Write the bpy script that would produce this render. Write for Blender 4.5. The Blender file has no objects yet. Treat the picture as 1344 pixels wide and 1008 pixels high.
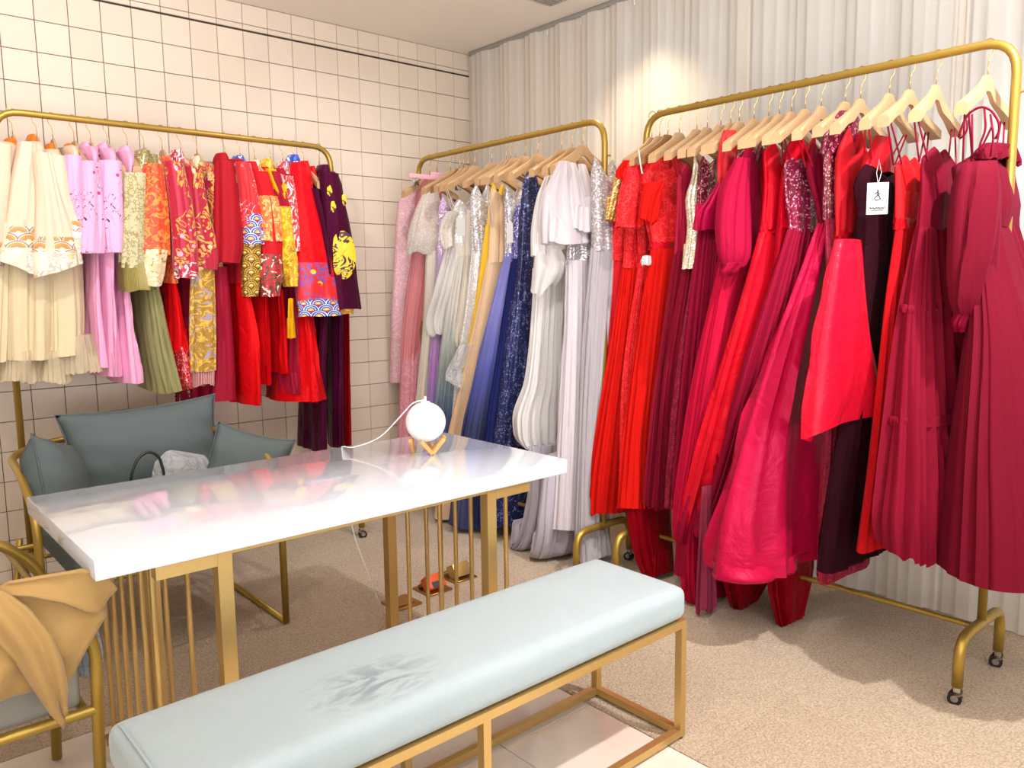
import bpy, bmesh, math
import numpy as np
from mathutils import Vector, Matrix
SC = bpy.context.scene
COL = SC.collection
PI = math.pi

# ------------------------------------------------------------------ camera, world, lights, exposure
cd = bpy.data.cameras.new('camera'); cam = bpy.data.objects.new('camera', cd); COL.objects.link(cam)
cd.sensor_fit = 'HORIZONTAL'; cd.sensor_width = 36.0; cd.lens = 36.0*1043.9/1344.0
cd.clip_start = 0.05
cam.matrix_world = Matrix(((0.75196534, 0.09039181, -0.65297585, -3.2865),
                           (-0.65909775, 0.08542425, -0.74718997, -4.1138),
                           (-0.01175988, 0.99223587, 0.12381311, 1.3122),
                           (0, 0, 0, 1)))
SC.camera = cam
SC.view_settings.view_transform = 'Standard'; SC.view_settings.look = 'None'
SC.view_settings.gamma = 1.0; SC.view_settings.use_curve_mapping = False
SC.view_settings.exposure = -0.14

def srgb(h):
    h = h.lstrip('#'); v = [int(h[i:i+2], 16)/255 for i in (0, 2, 4)]
    return tuple(c/12.92 if c <= .04045 else ((c+.055)/1.055)**2.4 for c in v)+(1,)

W = bpy.data.worlds.new('world'); SC.world = W; W.use_nodes = True
W.node_tree.nodes['Background'].inputs[0].default_value = srgb('#f6f3ee')
W.node_tree.nodes['Background'].inputs[1].default_value = 0.6

def lamp(name, kind, loc, target, power, color, size=.1, size_y=None, cone=None, blend=.5):
    l = bpy.data.lights.new(name, kind); o = bpy.data.objects.new(name, l); COL.objects.link(o)
    o.location = loc; l.energy = power; l.color = srgb(color)[:3]
    d = Vector(target)-Vector(loc); o.rotation_euler = d.to_track_quat('-Z', 'Y').to_euler()
    if kind == 'AREA':
        l.size = size
        if size_y: l.shape = 'RECTANGLE'; l.size_y = size_y
    else: l.shadow_soft_size = size
    if cone: l.spot_size = math.radians(cone); l.spot_blend = blend
    return o
WARM = '#ffe3bd'; NEUT = '#fbf9fb'
# ceiling downlights of the shop, daylight of the shop front behind the camera, two added fills
lamp('spot_light', 'SPOT', (-0.42, -1.55, 2.72), (-0.10, -1.45, 1.0), 60, WARM, .04, cone=90, blend=.8)
lamp('spot_light', 'SPOT', (-1.45, -1.35, 2.72), (-0.9, -0.6, 1.1), 50, NEUT, .04, cone=115, blend=.8)
lamp('spot_light', 'SPOT', (-2.60, -1.75, 2.72), (-2.35, -0.1, 1.7), 74, NEUT, .04, cone=110, blend=.8)
lamp('spot_light', 'SPOT', (-1.15, -3.85, 2.72), (-0.75, -3.0, .3), 285, NEUT, .04, cone=95, blend=.8)
lamp('spot_light', 'SPOT', (-3.30, -3.30, 2.72), (-2.6, -2.4, .5), 45, NEUT, .04, cone=120, blend=.8)
lamp('spot_light', 'SPOT', (-1.95, -2.95, 2.72), (-0.62, -2.05, 1.0), 105, NEUT, .04, cone=52, blend=.8)  # added fill spot, no shop fixture: brightens the left half of the red rack
lamp('shop_front_daylight', 'AREA', (-3.0, -6.4, 1.7), (-1.6, -1.5, 1.2), 38, '#e6eeff', 4.0, 2.0)
lamp('ceiling_fill', 'AREA', (-3.0, -5.0, 1.1), (-2.6, -4.4, 2.7), 225, '#f4f4fa', 2.6, 1.6)  # added unseen fill facing up, stands in for bounce light on the ceiling

# ------------------------------------------------------------------ helpers
class MB:
    """collects vertices and faces"""
    def __init__(s): s.v = []; s.f = []; s.uv = {}
    def add(s, v, f, uv=None):
        o = len(s.v); s.v += [tuple(p) for p in v]; s.f += [tuple(i+o for i in q) for q in f]
        if uv is not None:
            for i, u in enumerate(uv): s.uv[o+i] = u
        return s
    def box(s, c, d, rz=0, bev=0, seg=2, rot=None):
        bm = bmesh.new(); bmesh.ops.create_cube(bm, size=1)
        for v in bm.verts: v.co = Vector((v.co.x*d[0], v.co.y*d[1], v.co.z*d[2]))
        if bev: bmesh.ops.bevel(bm, geom=bm.edges[:], offset=bev, segments=seg, profile=.5, affect='EDGES')
        M = Matrix.Rotation(rz, 3, 'Z') if rot is None else rot
        bm.verts.index_update()
        s.add([M @ v.co+Vector(c) for v in bm.verts], [[v.index for v in f.verts] for f in bm.faces]); bm.free(); return s
    def tube(s, pts, r, n=10, fillet=0, cap=True, taper=None):
        P = [Vector(p) for p in pts]
        if fillet: P = round_path(P, fillet)
        m = len(P); T = []
        for i in range(m):
            a = P[max(i-1, 0)]; b = P[min(i+1, m-1)]; T.append((b-a).normalized())
        up = Vector((0, 0, 1)) if abs(T[0].z) < .9 else Vector((1, 0, 0))
        nrm = (up-T[0]*up.dot(T[0])).normalized()
        V = []; Fc = []
        for i in range(m):
            nrm = (nrm-T[i]*nrm.dot(T[i])).normalized(); bn = T[i].cross(nrm)
            rr = r if taper is None else r*(taper[0]+(taper[1]-taper[0])*i/(m-1))
            for k in range(n):
                a = 2*PI*k/n; V.append(P[i]+nrm*(rr*math.cos(a))+bn*(rr*math.sin(a)))
        for i in range(m-1):
            for k in range(n):
                k2 = (k+1) % n; Fc.append((i*n+k, i*n+k2, (i+1)*n+k2, (i+1)*n+k))
        if cap: Fc.append(tuple(range(n-1, -1, -1))); Fc.append(tuple((m-1)*n+k for k in range(n)))
        return s.add(V, Fc)
    def sphere(s, c, r, nu=20, nv=12, sc=(1, 1, 1)):
        V = [(c[0], c[1], c[2]+r*sc[2])]; F = []
        for j in range(1, nv):
            t = PI*j/nv
            for i in range(nu):
                p = 2*PI*i/nu; V.append((c[0]+r*sc[0]*math.sin(t)*math.cos(p), c[1]+r*sc[1]*math.sin(t)*math.sin(p), c[2]+r*sc[2]*math.cos(t)))
        V.append((c[0], c[1], c[2]-r*sc[2])); L = len(V)-1
        for i in range(nu):
            i2 = (i+1) % nu; F.append((0, 1+i, 1+i2)); F.append((L, L-nu+i2, L-nu+i))
            for j in range(nv-2):
                a = 1+j*nu; F.append((a+i, a+nu+i, a+nu+i2, a+i2))
        return s.add(V, F)
    def disc(s, c, ax, r, h, n=20):
        """short cylinder about axis ax"""
        a = Vector(ax).normalized(); c = Vector(c)
        return s.tube([c-a*h/2, c+a*h/2], r, n)
    def obj(s, name, mat, parent=None, smooth=True, angle=40):
        me = bpy.data.meshes.new(name)
        off = Vector(parent_loc(parent)) if parent else Vector((0, 0, 0))
        me.from_pydata([Vector(p)-off for p in s.v], [], s.f)
        if s.uv:
            l = me.uv_layers.new(name='UVMap'); vi = np.zeros(len(me.loops), dtype=np.int32); me.loops.foreach_get('vertex_index', vi)
            arr = np.array([s.uv.get(i, (0, 0)) for i in range(len(s.v))], dtype=np.float32)[vi]
            l.data.foreach_set('uv', arr.ravel())
        bm = bmesh.new(); bm.from_mesh(me); bmesh.ops.recalc_face_normals(bm, faces=bm.faces[:]); bm.to_mesh(me); bm.free()
        if mat: me.materials.append(mat)
        o = bpy.data.objects.new(name, me); COL.objects.link(o)
        if parent: o.parent = parent
        if smooth:
            me.polygons.foreach_set('use_smooth', [True]*len(me.polygons))
            if angle < 180: me.set_sharp_from_angle(angle=math.radians(angle))
        return o
def parent_loc(o):
    l = Vector((0, 0, 0))
    while o: l += Vector(o.location); o = o.parent
    return l
def round_path(P, r, n=6):
    out = [P[0]]
    for i in range(1, len(P)-1):
        a, b, c = P[i-1], P[i], P[i+1]; u = (a-b); w = (c-b)
        d = min(r, u.length*.49, w.length*.49)
        p0 = b+u.normalized()*d; p1 = b+w.normalized()*d
        for k in range(n+1):
            t = k/n; out.append(p0*(1-t)**2+b*2*t*(1-t)+p1*t*t)
    out.append(P[-1]); return out
def tag(o, label=None, cat=None, group=None, kind=None):
    if label: o['label'] = label
    if cat: o['category'] = cat
    if group: o['group'] = group
    if kind: o['kind'] = kind
    return o
def thing(name, loc, label, cat, group=None):
    o = bpy.data.objects.new(name, None); COL.objects.link(o); o.location = loc
    o.empty_display_size = .05
    return tag(o, label, cat, group)
def copy_tree(o, parent=None):
    c = o.copy(); COL.objects.link(c)
    if parent: c.parent = parent
    for ch in list(o.children): copy_tree(ch, c)
    return c

# ------------------------------------------------------------------ materials
MATS = {}
class N:
    def __init__(s, name):
        s.m = bpy.data.materials.new(name); s.m.use_nodes = True; s.t = s.m.node_tree
        s.b = s.t.nodes['Principled BSDF']; s.out = s.t.nodes['Material Output']
    def n(s, typ, **kw):
        x = s.t.nodes.new(typ)
        for k, v in kw.items():
            if k.startswith('i_'):
                x.inputs[k[2:].replace('_', ' ')].default_value = v
            else: setattr(x, k, v)
        return x
    def l(s, a, b): s.t.links.new(a, b)
    def val(s, sock, v):
        if hasattr(v, 'links') or hasattr(v, 'is_linked'): s.l(v, sock)
        else: sock.default_value = v
    def math(s, op, a, b=0., c=None):
        x = s.n('ShaderNodeMath', operation=op); s.val(x.inputs[0], a); s.val(x.inputs[1], b)
        if c is not None: s.val(x.inputs[2], c)
        return x.outputs[0]
    def mix(s, f, a, b, typ='MIX'):
        x = s.n('ShaderNodeMix', data_type='RGBA', blend_type=typ)
        s.val(x.inputs[0], f); s.val(x.inputs[6], a); s.val(x.inputs[7], b); return x.outputs[2]
    def ramp(s, f, stops, interp='LINEAR'):
        x = s.n('ShaderNodeValToRGB'); cr = x.color_ramp; cr.interpolation = interp
        while len(cr.elements) < len(stops): cr.elements.new(.5)
        for e, (p, c) in zip(cr.elements, stops): e.position = p; e.color = c if not isinstance(c, str) else srgb(c)
        s.l(f, x.inputs[0]); return x.outputs[0]
    def coords(s, kind='UV', scale=(1, 1, 1)):
        tc = s.n('ShaderNodeTexCoord'); mp = s.n('ShaderNodeMapping'); mp.inputs['Scale'].default_value = scale
        s.l(tc.outputs[kind], mp.inputs[0]); return mp.outputs[0]
    def noise(s, vec, scale=5, detail=3, dist=0., rough=.5):
        x = s.n('ShaderNodeTexNoise'); s.l(vec, x.inputs['Vector']); x.inputs['Scale'].default_value = scale
        x.inputs['Detail'].default_value = detail; x.inputs['Distortion'].default_value = dist; x.inputs['Roughness'].default_value = rough
        return x.outputs[0]
    def voro(s, vec, scale, feature='F1', out=0, rnd=1.):
        x = s.n('ShaderNodeTexVoronoi', feature=feature); s.l(vec, x.inputs['Vector']); x.inputs['Scale'].default_value = scale
        x.inputs['Randomness'].default_value = rnd
        return x.outputs[out]
    def bump(s, h, strength=.3, dist=.002):
        x = s.n('ShaderNodeBump'); x.inputs['Strength'].default_value = strength; x.inputs['Distance'].default_value = dist
        s.l(h, x.inputs['Height']); s.l(x.outputs[0], s.b.inputs['Normal']); return x
    def set(s, **kw):
        for k, v in kw.items():
            s.val(s.b.inputs[k.replace('_', ' ')], v)
        return s

def plain(name, col, rough=.5, metal=0, coat=0, noise=0, bump=0, bscale=200, spec=.5):
    if name in MATS: return MATS[name]
    m = N(name); c = srgb(col)
    if noise:
        nz = m.noise(m.coords('Object'), 6, 4)
        c = m.mix(m.math('MULTIPLY', nz, noise), c, (c[0]*.55, c[1]*.55, c[2]*.55, 1))
    m.set(Base_Color=c, Roughness=rough, Metallic=metal, Coat_Weight=coat)
    m.b.inputs['Specular IOR Level'].default_value = spec
    if bump: m.bump(m.noise(m.coords('Object'), bscale, 3), bump, .001)
    MATS[name] = m.m; return m.m

def fabric(name, kind, c1, c2=None, c3=None):
    """procedural cloth; UV is in metres (around the garment, height)"""
    if name in MATS: return MATS[name]
    m = N(name); a = srgb(c1); b = srgb(c2) if c2 and c2[0] == '#' else tuple(min(1, x*1.5+.02) for x in a[:3])+(1,); d = srgb(c3) if c3 else b
    uv = m.coords('UV'); ob = m.coords('Object')
    dark = tuple(x*.8 for x in a[:3])+(1,)
    if kind == 'satin':
        wr = m.noise(ob, 7, 4, 1.2)
        m.set(Base_Color=a, Roughness=.40)
        m.b.inputs['Specular Tint'].default_value = b; m.b.inputs['Specular IOR Level'].default_value = .7
        m.bump(wr, .45, .03)
    elif kind in ('tulle', 'ombre', 'dots', 'net'):
        st = m.noise(m.coords('UV', (90, 2.0, 1)), 1, 3)
        col = a
        if kind == 'ombre':
            sep = m.n('ShaderNodeSeparateXYZ'); m.l(uv, sep.inputs[0])
            col = m.ramp(m.math('DIVIDE', sep.outputs[1], 1.4), [(.42, d), (.62, b), (.86, a)])
        if kind == 'dots':
            v = m.voro(m.coords('UV', (1, 1, 1)), 110, rnd=.15)
            col = m.mix(m.math('MULTIPLY', m.math('LESS_THAN', v, .12), .35), a, b)
        col = m.mix(m.math('MULTIPLY', m.math('SUBTRACT', st, .3), .5), col, dark if kind != 'ombre' else srgb('#9aa0b0'))
        m.set(Base_Color=col, Roughness=.8, Sheen_Weight=.12, Sheen_Roughness=.5)
        m.b.inputs['Specular IOR Level'].default_value = .15
        m.b.inputs['Sheen Tint'].default_value = b if kind != 'ombre' else (1, 1, 1, 1)
        m.bump(st, .5, .006)
        tr = m.n('ShaderNodeBsdfTranslucent'); m.val(tr.inputs[0], col)
        mx = m.n('ShaderNodeMixShader'); mx.inputs[0].default_value = .25
        m.l(m.b.outputs[0], mx.inputs[1]); m.l(tr.outputs[0], mx.inputs[2])
        if kind == 'net':
            tp = m.n('ShaderNodeBsdfTransparent'); m2 = m.n('ShaderNodeMixShader')
            sp = m.voro(uv, 120); m.val(m2.inputs[0], m.math('MULTIPLY_ADD', m.math('LESS_THAN', sp, .35), .25 if c2 != '#fff4dc' else 0., .6))
            m.l(tp.outputs[0], m2.inputs[1]); m.l(mx.outputs[0], m2.inputs[2]); m.l(m2.outputs[0], m.out.inputs[0])
        else: m.l(mx.outputs[0], m.out.inputs[0])
    elif kind == 'sheer':
        m.set(Base_Color=a, Roughness=.6, Alpha=.72); m.bump(m.noise(ob, 12, 4, 1), .5, .02)
    elif kind == 'plastic':
        m.set(Base_Color=a, Roughness=.15, Alpha=.45); m.bump(m.noise(ob, 22, 5, 2), 1., .03)
    elif kind == 'lace':
        v = m.voro(uv, 70, 'DISTANCE_TO_EDGE'); big = m.noise(uv, 16, 3, 2.)
        k = m.math('MULTIPLY', m.math('LESS_THAN', v, .09), m.math('GREATER_THAN', big, .47))
        m.set(Base_Color=m.mix(m.math('MULTIPLY', k, .75), a, b), Roughness=.7)
        m.b.inputs['Specular IOR Level'].default_value = .25
        m.bump(m.math('ADD', m.math('MULTIPLY', k, .6), big), .6, .004)
    elif kind == 'sequin':
        v = m.n('ShaderNodeTexVoronoi'); m.l(uv, v.inputs['Vector']); v.inputs['Scale'].default_value = 190
        sep = m.n('ShaderNodeSeparateColor'); m.l(v.outputs['Color'], sep.inputs[0])
        patch = m.noise(uv, 22, 3, 1.5)
        r = m.math('MULTIPLY', sep.outputs[0], m.math('MULTIPLY_ADD', patch, 1.1, .3))
        m.set(Base_Color=m.ramp(r, [(.0, dark), (.45, a), (.66, b), (.8, d)]), Roughness=.32, Metallic=m.math('MULTIPLY', m.math('GREATER_THAN', r, .5), .5))
        m.bump(sep.outputs[1], .7, .004)
    elif kind == 'velvet':
        m.set(Base_Color=a, Roughness=.9, Sheen_Weight=.03, Sheen_Roughness=.35)
        m.b.inputs['Specular IOR Level'].default_value = .1
        m.b.inputs['Sheen Tint'].default_value = b
        m.bump(m.noise(ob, 14, 4), .2, .01)
    elif kind == 'brocade':
        p = m.noise(uv, 24, 4, 2.2); q = m.noise(uv, 31, 2, 1.)
        col = m.mix(m.math('GREATER_THAN', p, .53), a, b)
        col = m.mix(m.math('GREATER_THAN', q, .6), col, d)
        m.set(Base_Color=col, Roughness=.5, Sheen_Weight=.2); m.bump(p, .6, .004)
    elif kind == 'embroid':      # sparse curling motifs on plain ground
        cn = m.math('ABSOLUTE', m.math('SUBTRACT', m.math('FRACT', m.math('MULTIPLY', m.noise(uv, 15, 1, 1.6), 5.)), .5))
        mask = m.noise(uv, 9, 2, .6); fl = m.voro(uv, 17, 'F1')
        k = m.math('MULTIPLY', m.math('GREATER_THAN', cn, .30), m.math('GREATER_THAN', mask, .47))
        col = m.mix(k, a, b); col = m.mix(m.math('MULTIPLY', m.math('LESS_THAN', fl, .2), m.math('GREATER_THAN', mask, .44)), col, d)
        m.set(Base_Color=col, Roughness=.5, Sheen_Weight=.2); m.bump(k, .5, .003)
    elif kind == 'linework':     # thin dark tendrils and small blossoms
        cn = m.math('ABSOLUTE', m.math('SUBTRACT', m.noise(uv, 20, 1, 1.5), .5))
        mask = m.noise(uv, 7, 1); fl = m.voro(uv, 14)
        k = m.math('MULTIPLY', m.math('LESS_THAN', cn, .012), m.math('GREATER_THAN', mask, .52))
        col = m.mix(k, a, b); col = m.mix(m.math('LESS_THAN', fl, .1), col, d)
        m.set(Base_Color=col, Roughness=.6, Sheen_Weight=.2); m.bump(m.noise(ob, 10, 4, 1), .3, .015)
    elif kind == 'waves':        # overlapping scallops with outlines
        sep = m.n('ShaderNodeSeparateXYZ'); m.l(uv, sep.inputs[0])
        wv = m.math('DIVIDE', sep.outputs[1], .030); row = m.math('FLOOR', wv); fv = m.math('FRACT', wv)
        sh = m.math('MULTIPLY', m.math('MODULO', row, 2.), .5)
        fu = m.math('SUBTRACT', m.math('FRACT', m.math('ADD', m.math('DIVIDE', sep.outputs[0], .066), sh)), .5)
        r = m.math('SQRT', m.math('ADD', m.math('POWER', fu, 2.), m.math('MULTIPLY', m.math('POWER', fv, 2.), .3)))
        pal = {'blue': [(0, '#f6f1e4'), (.10, '#e9b32f'), (.22, '#2b2f8c'), (.30, '#dfe8f4'), (.35, '#2d56b4'), (.47, '#f2f2f2'), (.52, '#234aa8'), (.60, '#d4202a')],
               'orange': [(0, '#f3dcc0'), (.12, '#e88a2c'), (.26, '#8b8480'), (.31, '#ef9a36'), (.42, '#c9c4bd'), (.48, '#8a8078'), (.55, '#f0dfcb'), (.62, '#efd9c2')],
               'faded': [(0, '#efdcc6'), (.14, '#c9bfae'), (.22, '#efdcc8'), (.34, '#a9a59c'), (.40, '#efdcc8'), (.5, '#efdcc8'), (.52, '#d9c08c'), (.56, '#efdcc8')],
               'gold': [(0, '#f4dc8a'), (.15, '#8c6415'), (.28, '#d6ad45'), (.36, '#3c2b12'), (.42, '#c79a34'), (.5, '#6b4c16'), (.55, '#3d2a10'), (.6, '#a8802c')]}[c2]
        m.set(Base_Color=m.ramp(r, pal, 'CONSTANT'), Roughness=.5); m.bump(r, .4, .003)
    elif kind == 'fringe':
        sep = m.n('ShaderNodeSeparateXYZ'); m.l(uv, sep.inputs[0])
        k = m.math('FRACT', m.math('MULTIPLY', sep.outputs[0], 220.))
        m.set(Base_Color=m.mix(m.math('GREATER_THAN', k, .5), a, b), Roughness=.5); m.bump(k, 1., .004)
    else:                         # crepe, cotton, wool
        nz = m.noise(ob, 9, 4, .8); wv = m.noise(uv, 400, 2)
        m.set(Base_Color=m.mix(m.math('MULTIPLY', nz, .22), a, dark), Roughness=.75, Sheen_Weight=.08, Sheen_Roughness=.5)
        m.b.inputs['Sheen Tint'].default_value = b; m.b.inputs['Specular IOR Level'].default_value = .25
        m.bump(m.math('ADD', nz, m.math('MULTIPLY', wv, .08)), .35, .012)
    MATS[name] = m.m; return m.m

FAB = {
 'lace_red': ('lace', '#cc1016', '#e8383a'), 'sequin_gold': ('sequin', '#b07a2c', '#e6bd62', '#fbe7a8'), 'crepe_red': ('crepe', '#be0b19'),
 'tulle_red': ('tulle', '#d41209', '#ff5a45'), 'sequin_silver': ('sequin', '#b9b4b4', '#e8e6e8', '#ffffff'), 'satin_darkred': ('satin', '#780411', '#c82636'),
 'satin_red': ('satin', '#a50819', '#ff5a60'), 'crepe_crimson': ('crepe', '#94072a'), 'tulle_berry': ('tulle', '#820824', '#d83a78'),
 'sequin_ivory': ('sequin', '#cdbd9c', '#ece0c4', '#ffffff'), 'sequin_maroon': ('sequin', '#5c0a1e', '#93182f', '#e9a8ac'), 'lace_maroon': ('lace', '#7a0c26', '#a02440'),
 'sheer_red': ('sheer', '#c81220'), 'satin_pink': ('satin', '#a30838', '#ff6a90'), 'tulle_wine': ('tulle', '#94082e', '#d84878'),
 'tulle_crimson': ('tulle', '#c00a36', '#f0507e'), 'tulle_dustypink': ('tulle', '#9c3450', '#c88a98'), 'tulle_magenta': ('tulle', '#a80836', '#dc3f78'),
 'satin_coral': ('satin', '#ca0e23', '#ff8070'), 'sequin_berry': ('sequin', '#6e0a2a', '#971640', '#e8b0c0'), 'satin_rose': ('satin', '#a80d36', '#ec6a90'),
 'satin_wine': ('satin', '#6b0a22', '#a83050'), 'satin_flame': ('satin', '#c21029', '#ff7a80'), 'velvet': ('velvet', '#22010a', '#7a1830'),
 'crepe_vivid': ('crepe', '#cb0610'), 'satin_vivid': ('satin', '#c50816', '#ff6060'), 'tulle_dotted': ('dots', '#c60a18', '#f0706a'),
 'tulle_berry2': ('tulle', '#70061f', '#d84a80'),
 'lace_pink': ('lace', '#dcaab0', '#eed0d2'), 'lace_rose': ('lace', '#cf8490', '#dfa4aa'), 'tulle_coral': ('tulle', '#e69294', '#f8c0bc'),
 'net_ivory': ('net', '#f1ebe0', '#ffffff'), 'tulle_ivory': ('tulle', '#eadfcd', '#ffffff'), 'sequin_lilac': ('sequin', '#c9a2cf', '#e6d2ea', '#ffffff'),
 'tulle_lilac': ('ombre', '#dcc0e0', '#c98ad6', '#a488cc'), 'tulle_ombre': ('ombre', '#e9e4d6', '#a9b5ac', '#44608c'), 'sequin_white': ('sequin', '#dcd8d4', '#f4f2f0', '#ffffff'),
 'organza_white': ('tulle', '#ece8e2', '#ffffff'), 'organza_cream': ('tulle', '#e8dfcc', '#fff8ea'), 'plastic_veil': ('plastic', '#f2f2f0'),
 'chiffon_yellow': ('crepe', '#f0c030', '#fff0a0'), 'chiffon_champagne': ('crepe', '#e3c09a', '#f6e0c6'), 'sequin_silverblack': ('sequin', '#a8a2ac', '#d8d4dc', '#ffffff'),
 'tulle_periwinkle': ('ombre', '#8a8cd8', '#4a50a4', '#1c2458'), 'sequin_violet': ('sequin', '#4c4890', '#7a78c0', '#e0e0f8'), 'tulle_navy': ('tulle', '#1c2560', '#4a58a8'),
 'lace_navy': ('sequin', '#141a48', '#262e66', '#7a84bc'), 'tulle_white': ('tulle', '#e6e2de', '#ffffff'), 'tulle_lavender': ('tulle', '#c2bac2', '#ece6ec'),
 'tulle_lilacgrey': ('tulle', '#d6cdd0', '#f4eef0'), 'sequin_grey': ('sequin', '#9c9494', '#cfc8c6', '#ffffff'), 'tulle_grey': ('tulle', '#b4aeb0', '#dcd8da'),
 'silk_cream': ('crepe', '#e3c8ae', '#fff4e6'), 'waves_orange': ('waves', '#ffffff', 'orange'), 'waves_faded': ('embroid', '#efdcc6', '#bdb5a6', '#dcc084'), 'swirl_red': ('embroid', '#d81822', '#6450a8', '#e6b83c'), 'tulle_cream': ('tulle', '#eedcb4', '#fff4dc'),
 'net_cream': ('net', '#ead9b8', '#fff4dc'), 'satin_orange': ('satin', '#e2701c', '#ffb070'), 'cotton_pink': ('crepe', '#eda6c8', '#ffd0e4'), 'pink_floral': ('linework', '#eda6ca', '#3c2838', '#d02878'),
 'sequin_olive': ('sequin', '#8f8450', '#b8ac70', '#efe6b4'), 'lace_olive': ('lace', '#c2ba94', '#8f8038'), 'fringe_olive': ('fringe', '#b8a860', '#87783c'), 'tulle_olive': ('tulle', '#a09a68', '#cac694'),
 'jacquard_orange': ('brocade', '#e83c10', '#f0862c', '#e8501a'), 'lace_gold': ('brocade', '#d8bf90', '#efe0be', '#a87a44'), 'satin_red2': ('satin', '#c90b13', '#ff5048'), 'sequin_red': ('sequin', '#a80a18', '#d4202c', '#ffb0a8'),
 'embroid_crimson': ('embroid', '#b00a32', '#c99a38', '#e6a0b4'), 'embroid_gold': ('embroid', '#a80a2c', '#c8a040', '#d8c49a'), 'lace_white': ('brocade', '#b01038', '#e9dcd6', '#f4ece8'), 'crepe_crimson2': ('crepe', '#960829'),
 'embroid_apron': ('brocade', '#a0761c', '#d8a93a', '#a08c98'), 'fringe_red': ('fringe', '#d8a8a0', '#8c1426'), 'wool_red': ('crepe', '#a30a1c', '#d83a40'), 'satin_blue': ('brocade', '#26359c', '#4a66c8', '#dfe4f2'),
 'cloud_red': ('linework', '#d0121e', '#f2c8c8', '#e06a6a'), 'waves_blue': ('waves', '#ffffff', 'blue'), 'waves_blue2': ('waves', '#ffffff', 'blue'), 'feather_gold': ('waves', '#ffffff', 'gold'),
 'floral_dark': ('brocade', '#b0141c', '#2e3a20', '#ecdcc8'), 'brocade_orange': ('brocade', '#d8742c', '#e8b46a', '#d2401c'), 'brocade_gold': ('brocade', '#d09a10', '#f0cf30', '#b87a10'), 'satin_mustard': ('satin', '#cf9408', '#f4d060'),
 'jacquard_white': ('brocade', '#cc2a30', '#efd8d4', '#d84a4c'), 'satin_scarlet': ('satin', '#d50e1a', '#ff6058'), 'satin_plum': ('satin', '#3f0c26', '#7a3050'), 'satin_ivory': ('satin', '#e8dcc8', '#ffffff'),
}
def fab(n):
    return fabric(n, *FAB[n])
GOLD = plain('painted_gold', '#ae9040', .38, .65, noise=.2)
GOLDF = plain('brushed_gold', '#cdac6c', .34, .75, noise=.12)
BRASSW = plain('brass_wire', '#d8b070', .25, .95)
STEEL = plain('chrome', '#c8c8cc', .15, 1.)
BLACK = plain('black_rubber', '#141416', .5)
WHITEP = plain('white_plastic', '#eef0f0', .35)
def wood(name, c1, c2, scale=(30, 30, 3)):
    if name in MATS: return MATS[name]
    m = N(name); v = m.coords('Object', scale); nz = m.noise(v, 3, 5, 1.5)
    m.set(Base_Color=m.mix(nz, srgb(c1), srgb(c2)), Roughness=.5); m.bump(nz, .1, .001); MATS[name] = m.m; return m.m
HWOOD = wood('hanger_beech', '#bf9c72', '#aa8660', (4, 40, 60))
BWOOD = wood('hanger_brown', '#96683a', '#7c5430', (4, 40, 60))
LWOOD = wood('lamp_oak', '#d8a868', '#b98446')

# ------------------------------------------------------------------ room
def wall_paint(name, c):
    m = N(name); nz = m.noise(m.coords('Object'), 3, 4)
    m.set(Base_Color=m.mix(m.math('MULTIPLY', nz, .12), srgb(c), srgb('#b9ac98')), Roughness=.85); MATS[name] = m.m; return m.m
H = 2.757; T = .135
GROUT = plain('tile_joint', '#3c2e24', .9)
m = N('wall_tile'); oi = m.n('ShaderNodeObjectInfo'); nz = m.noise(m.coords('Object'), 25, 3)
tc = m.mix(m.math('MULTIPLY', oi.outputs['Random'], .5), srgb('#dfd0bd'), srgb('#d3c2ae'))
m.set(Base_Color=m.mix(m.math('MULTIPLY', nz, .2), tc, srgb('#c9b8a2')), Roughness=.55); m.bump(nz, .06, .001); TILE = m.m
wb = MB().box((-2.6, .06, H/2), (5.6, .11, H)).obj('wall_back', GROUT, smooth=False); tag(wb, 'cream wall of square tiles with thin dark joints', kind='structure')
def tile_verts(x0, x1, z0, z1, g=.0009, t=.005, b=.0015):
    x0 += g; x1 -= g; z0 += g; z1 -= g; y = .0045
    V = [(x0, y, z0), (x1, y, z0), (x1, y, z1), (x0, y, z1)]+[(x, y-t, z) for x, z in ((x0+b, z0+b), (x1-b, z0+b), (x1-b, z1-b), (x0+b, z1-b))]
    return V, [(4, 5, 6, 7), (0, 1, 5, 4), (1, 2, 6, 5), (2, 3, 7, 6), (3, 0, 4, 7)]
rows = [(H-.8*T+.007, H-.001), (H-T+.007, H-.8*T+.007)]
z1 = 20.42*T-T
while z1 > .01:
    rows.append((max(z1-T, 0.), z1)); z1 -= T
rest = MB(); base = None
xs = [(-(k+1)*T-.012, -k*T-.012) for k in range(0, 40)]; xs = [(-.012, -.002)]+xs
seen = lambda c, r: (r < 8 or (c < 9 and r < 17) or (12 < c and 14 < r < 19)) and c < 22
cnt = 0
for r, (z0, z1) in enumerate(rows):
    for c, (x0, x1) in enumerate(xs):
        V, Fc = tile_verts(x0, x1, z0, z1)
        if seen(c, r) and cnt < 300:
            regular = abs((x1-x0)-T) < 1e-4 and abs((z1-z0)-T) < 1e-4
            cx, cz = (x0+x1)/2, (z0+z1)/2
            if regular and base:
                o = bpy.data.objects.new('tile', base); COL.objects.link(o); o.parent = wb
            else:
                o = MB().add([(x-cx, y, z-cz) for x, y, z in V], Fc).obj('tile', TILE, smooth=False); o.parent = wb
                if regular: base = o.data
            o.location = (cx, 0, cz); cnt += 1
        else: rest.add(V, Fc)
tag(rest.obj('tile_field', TILE, wb, smooth=False), kind='stuff')

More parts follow.
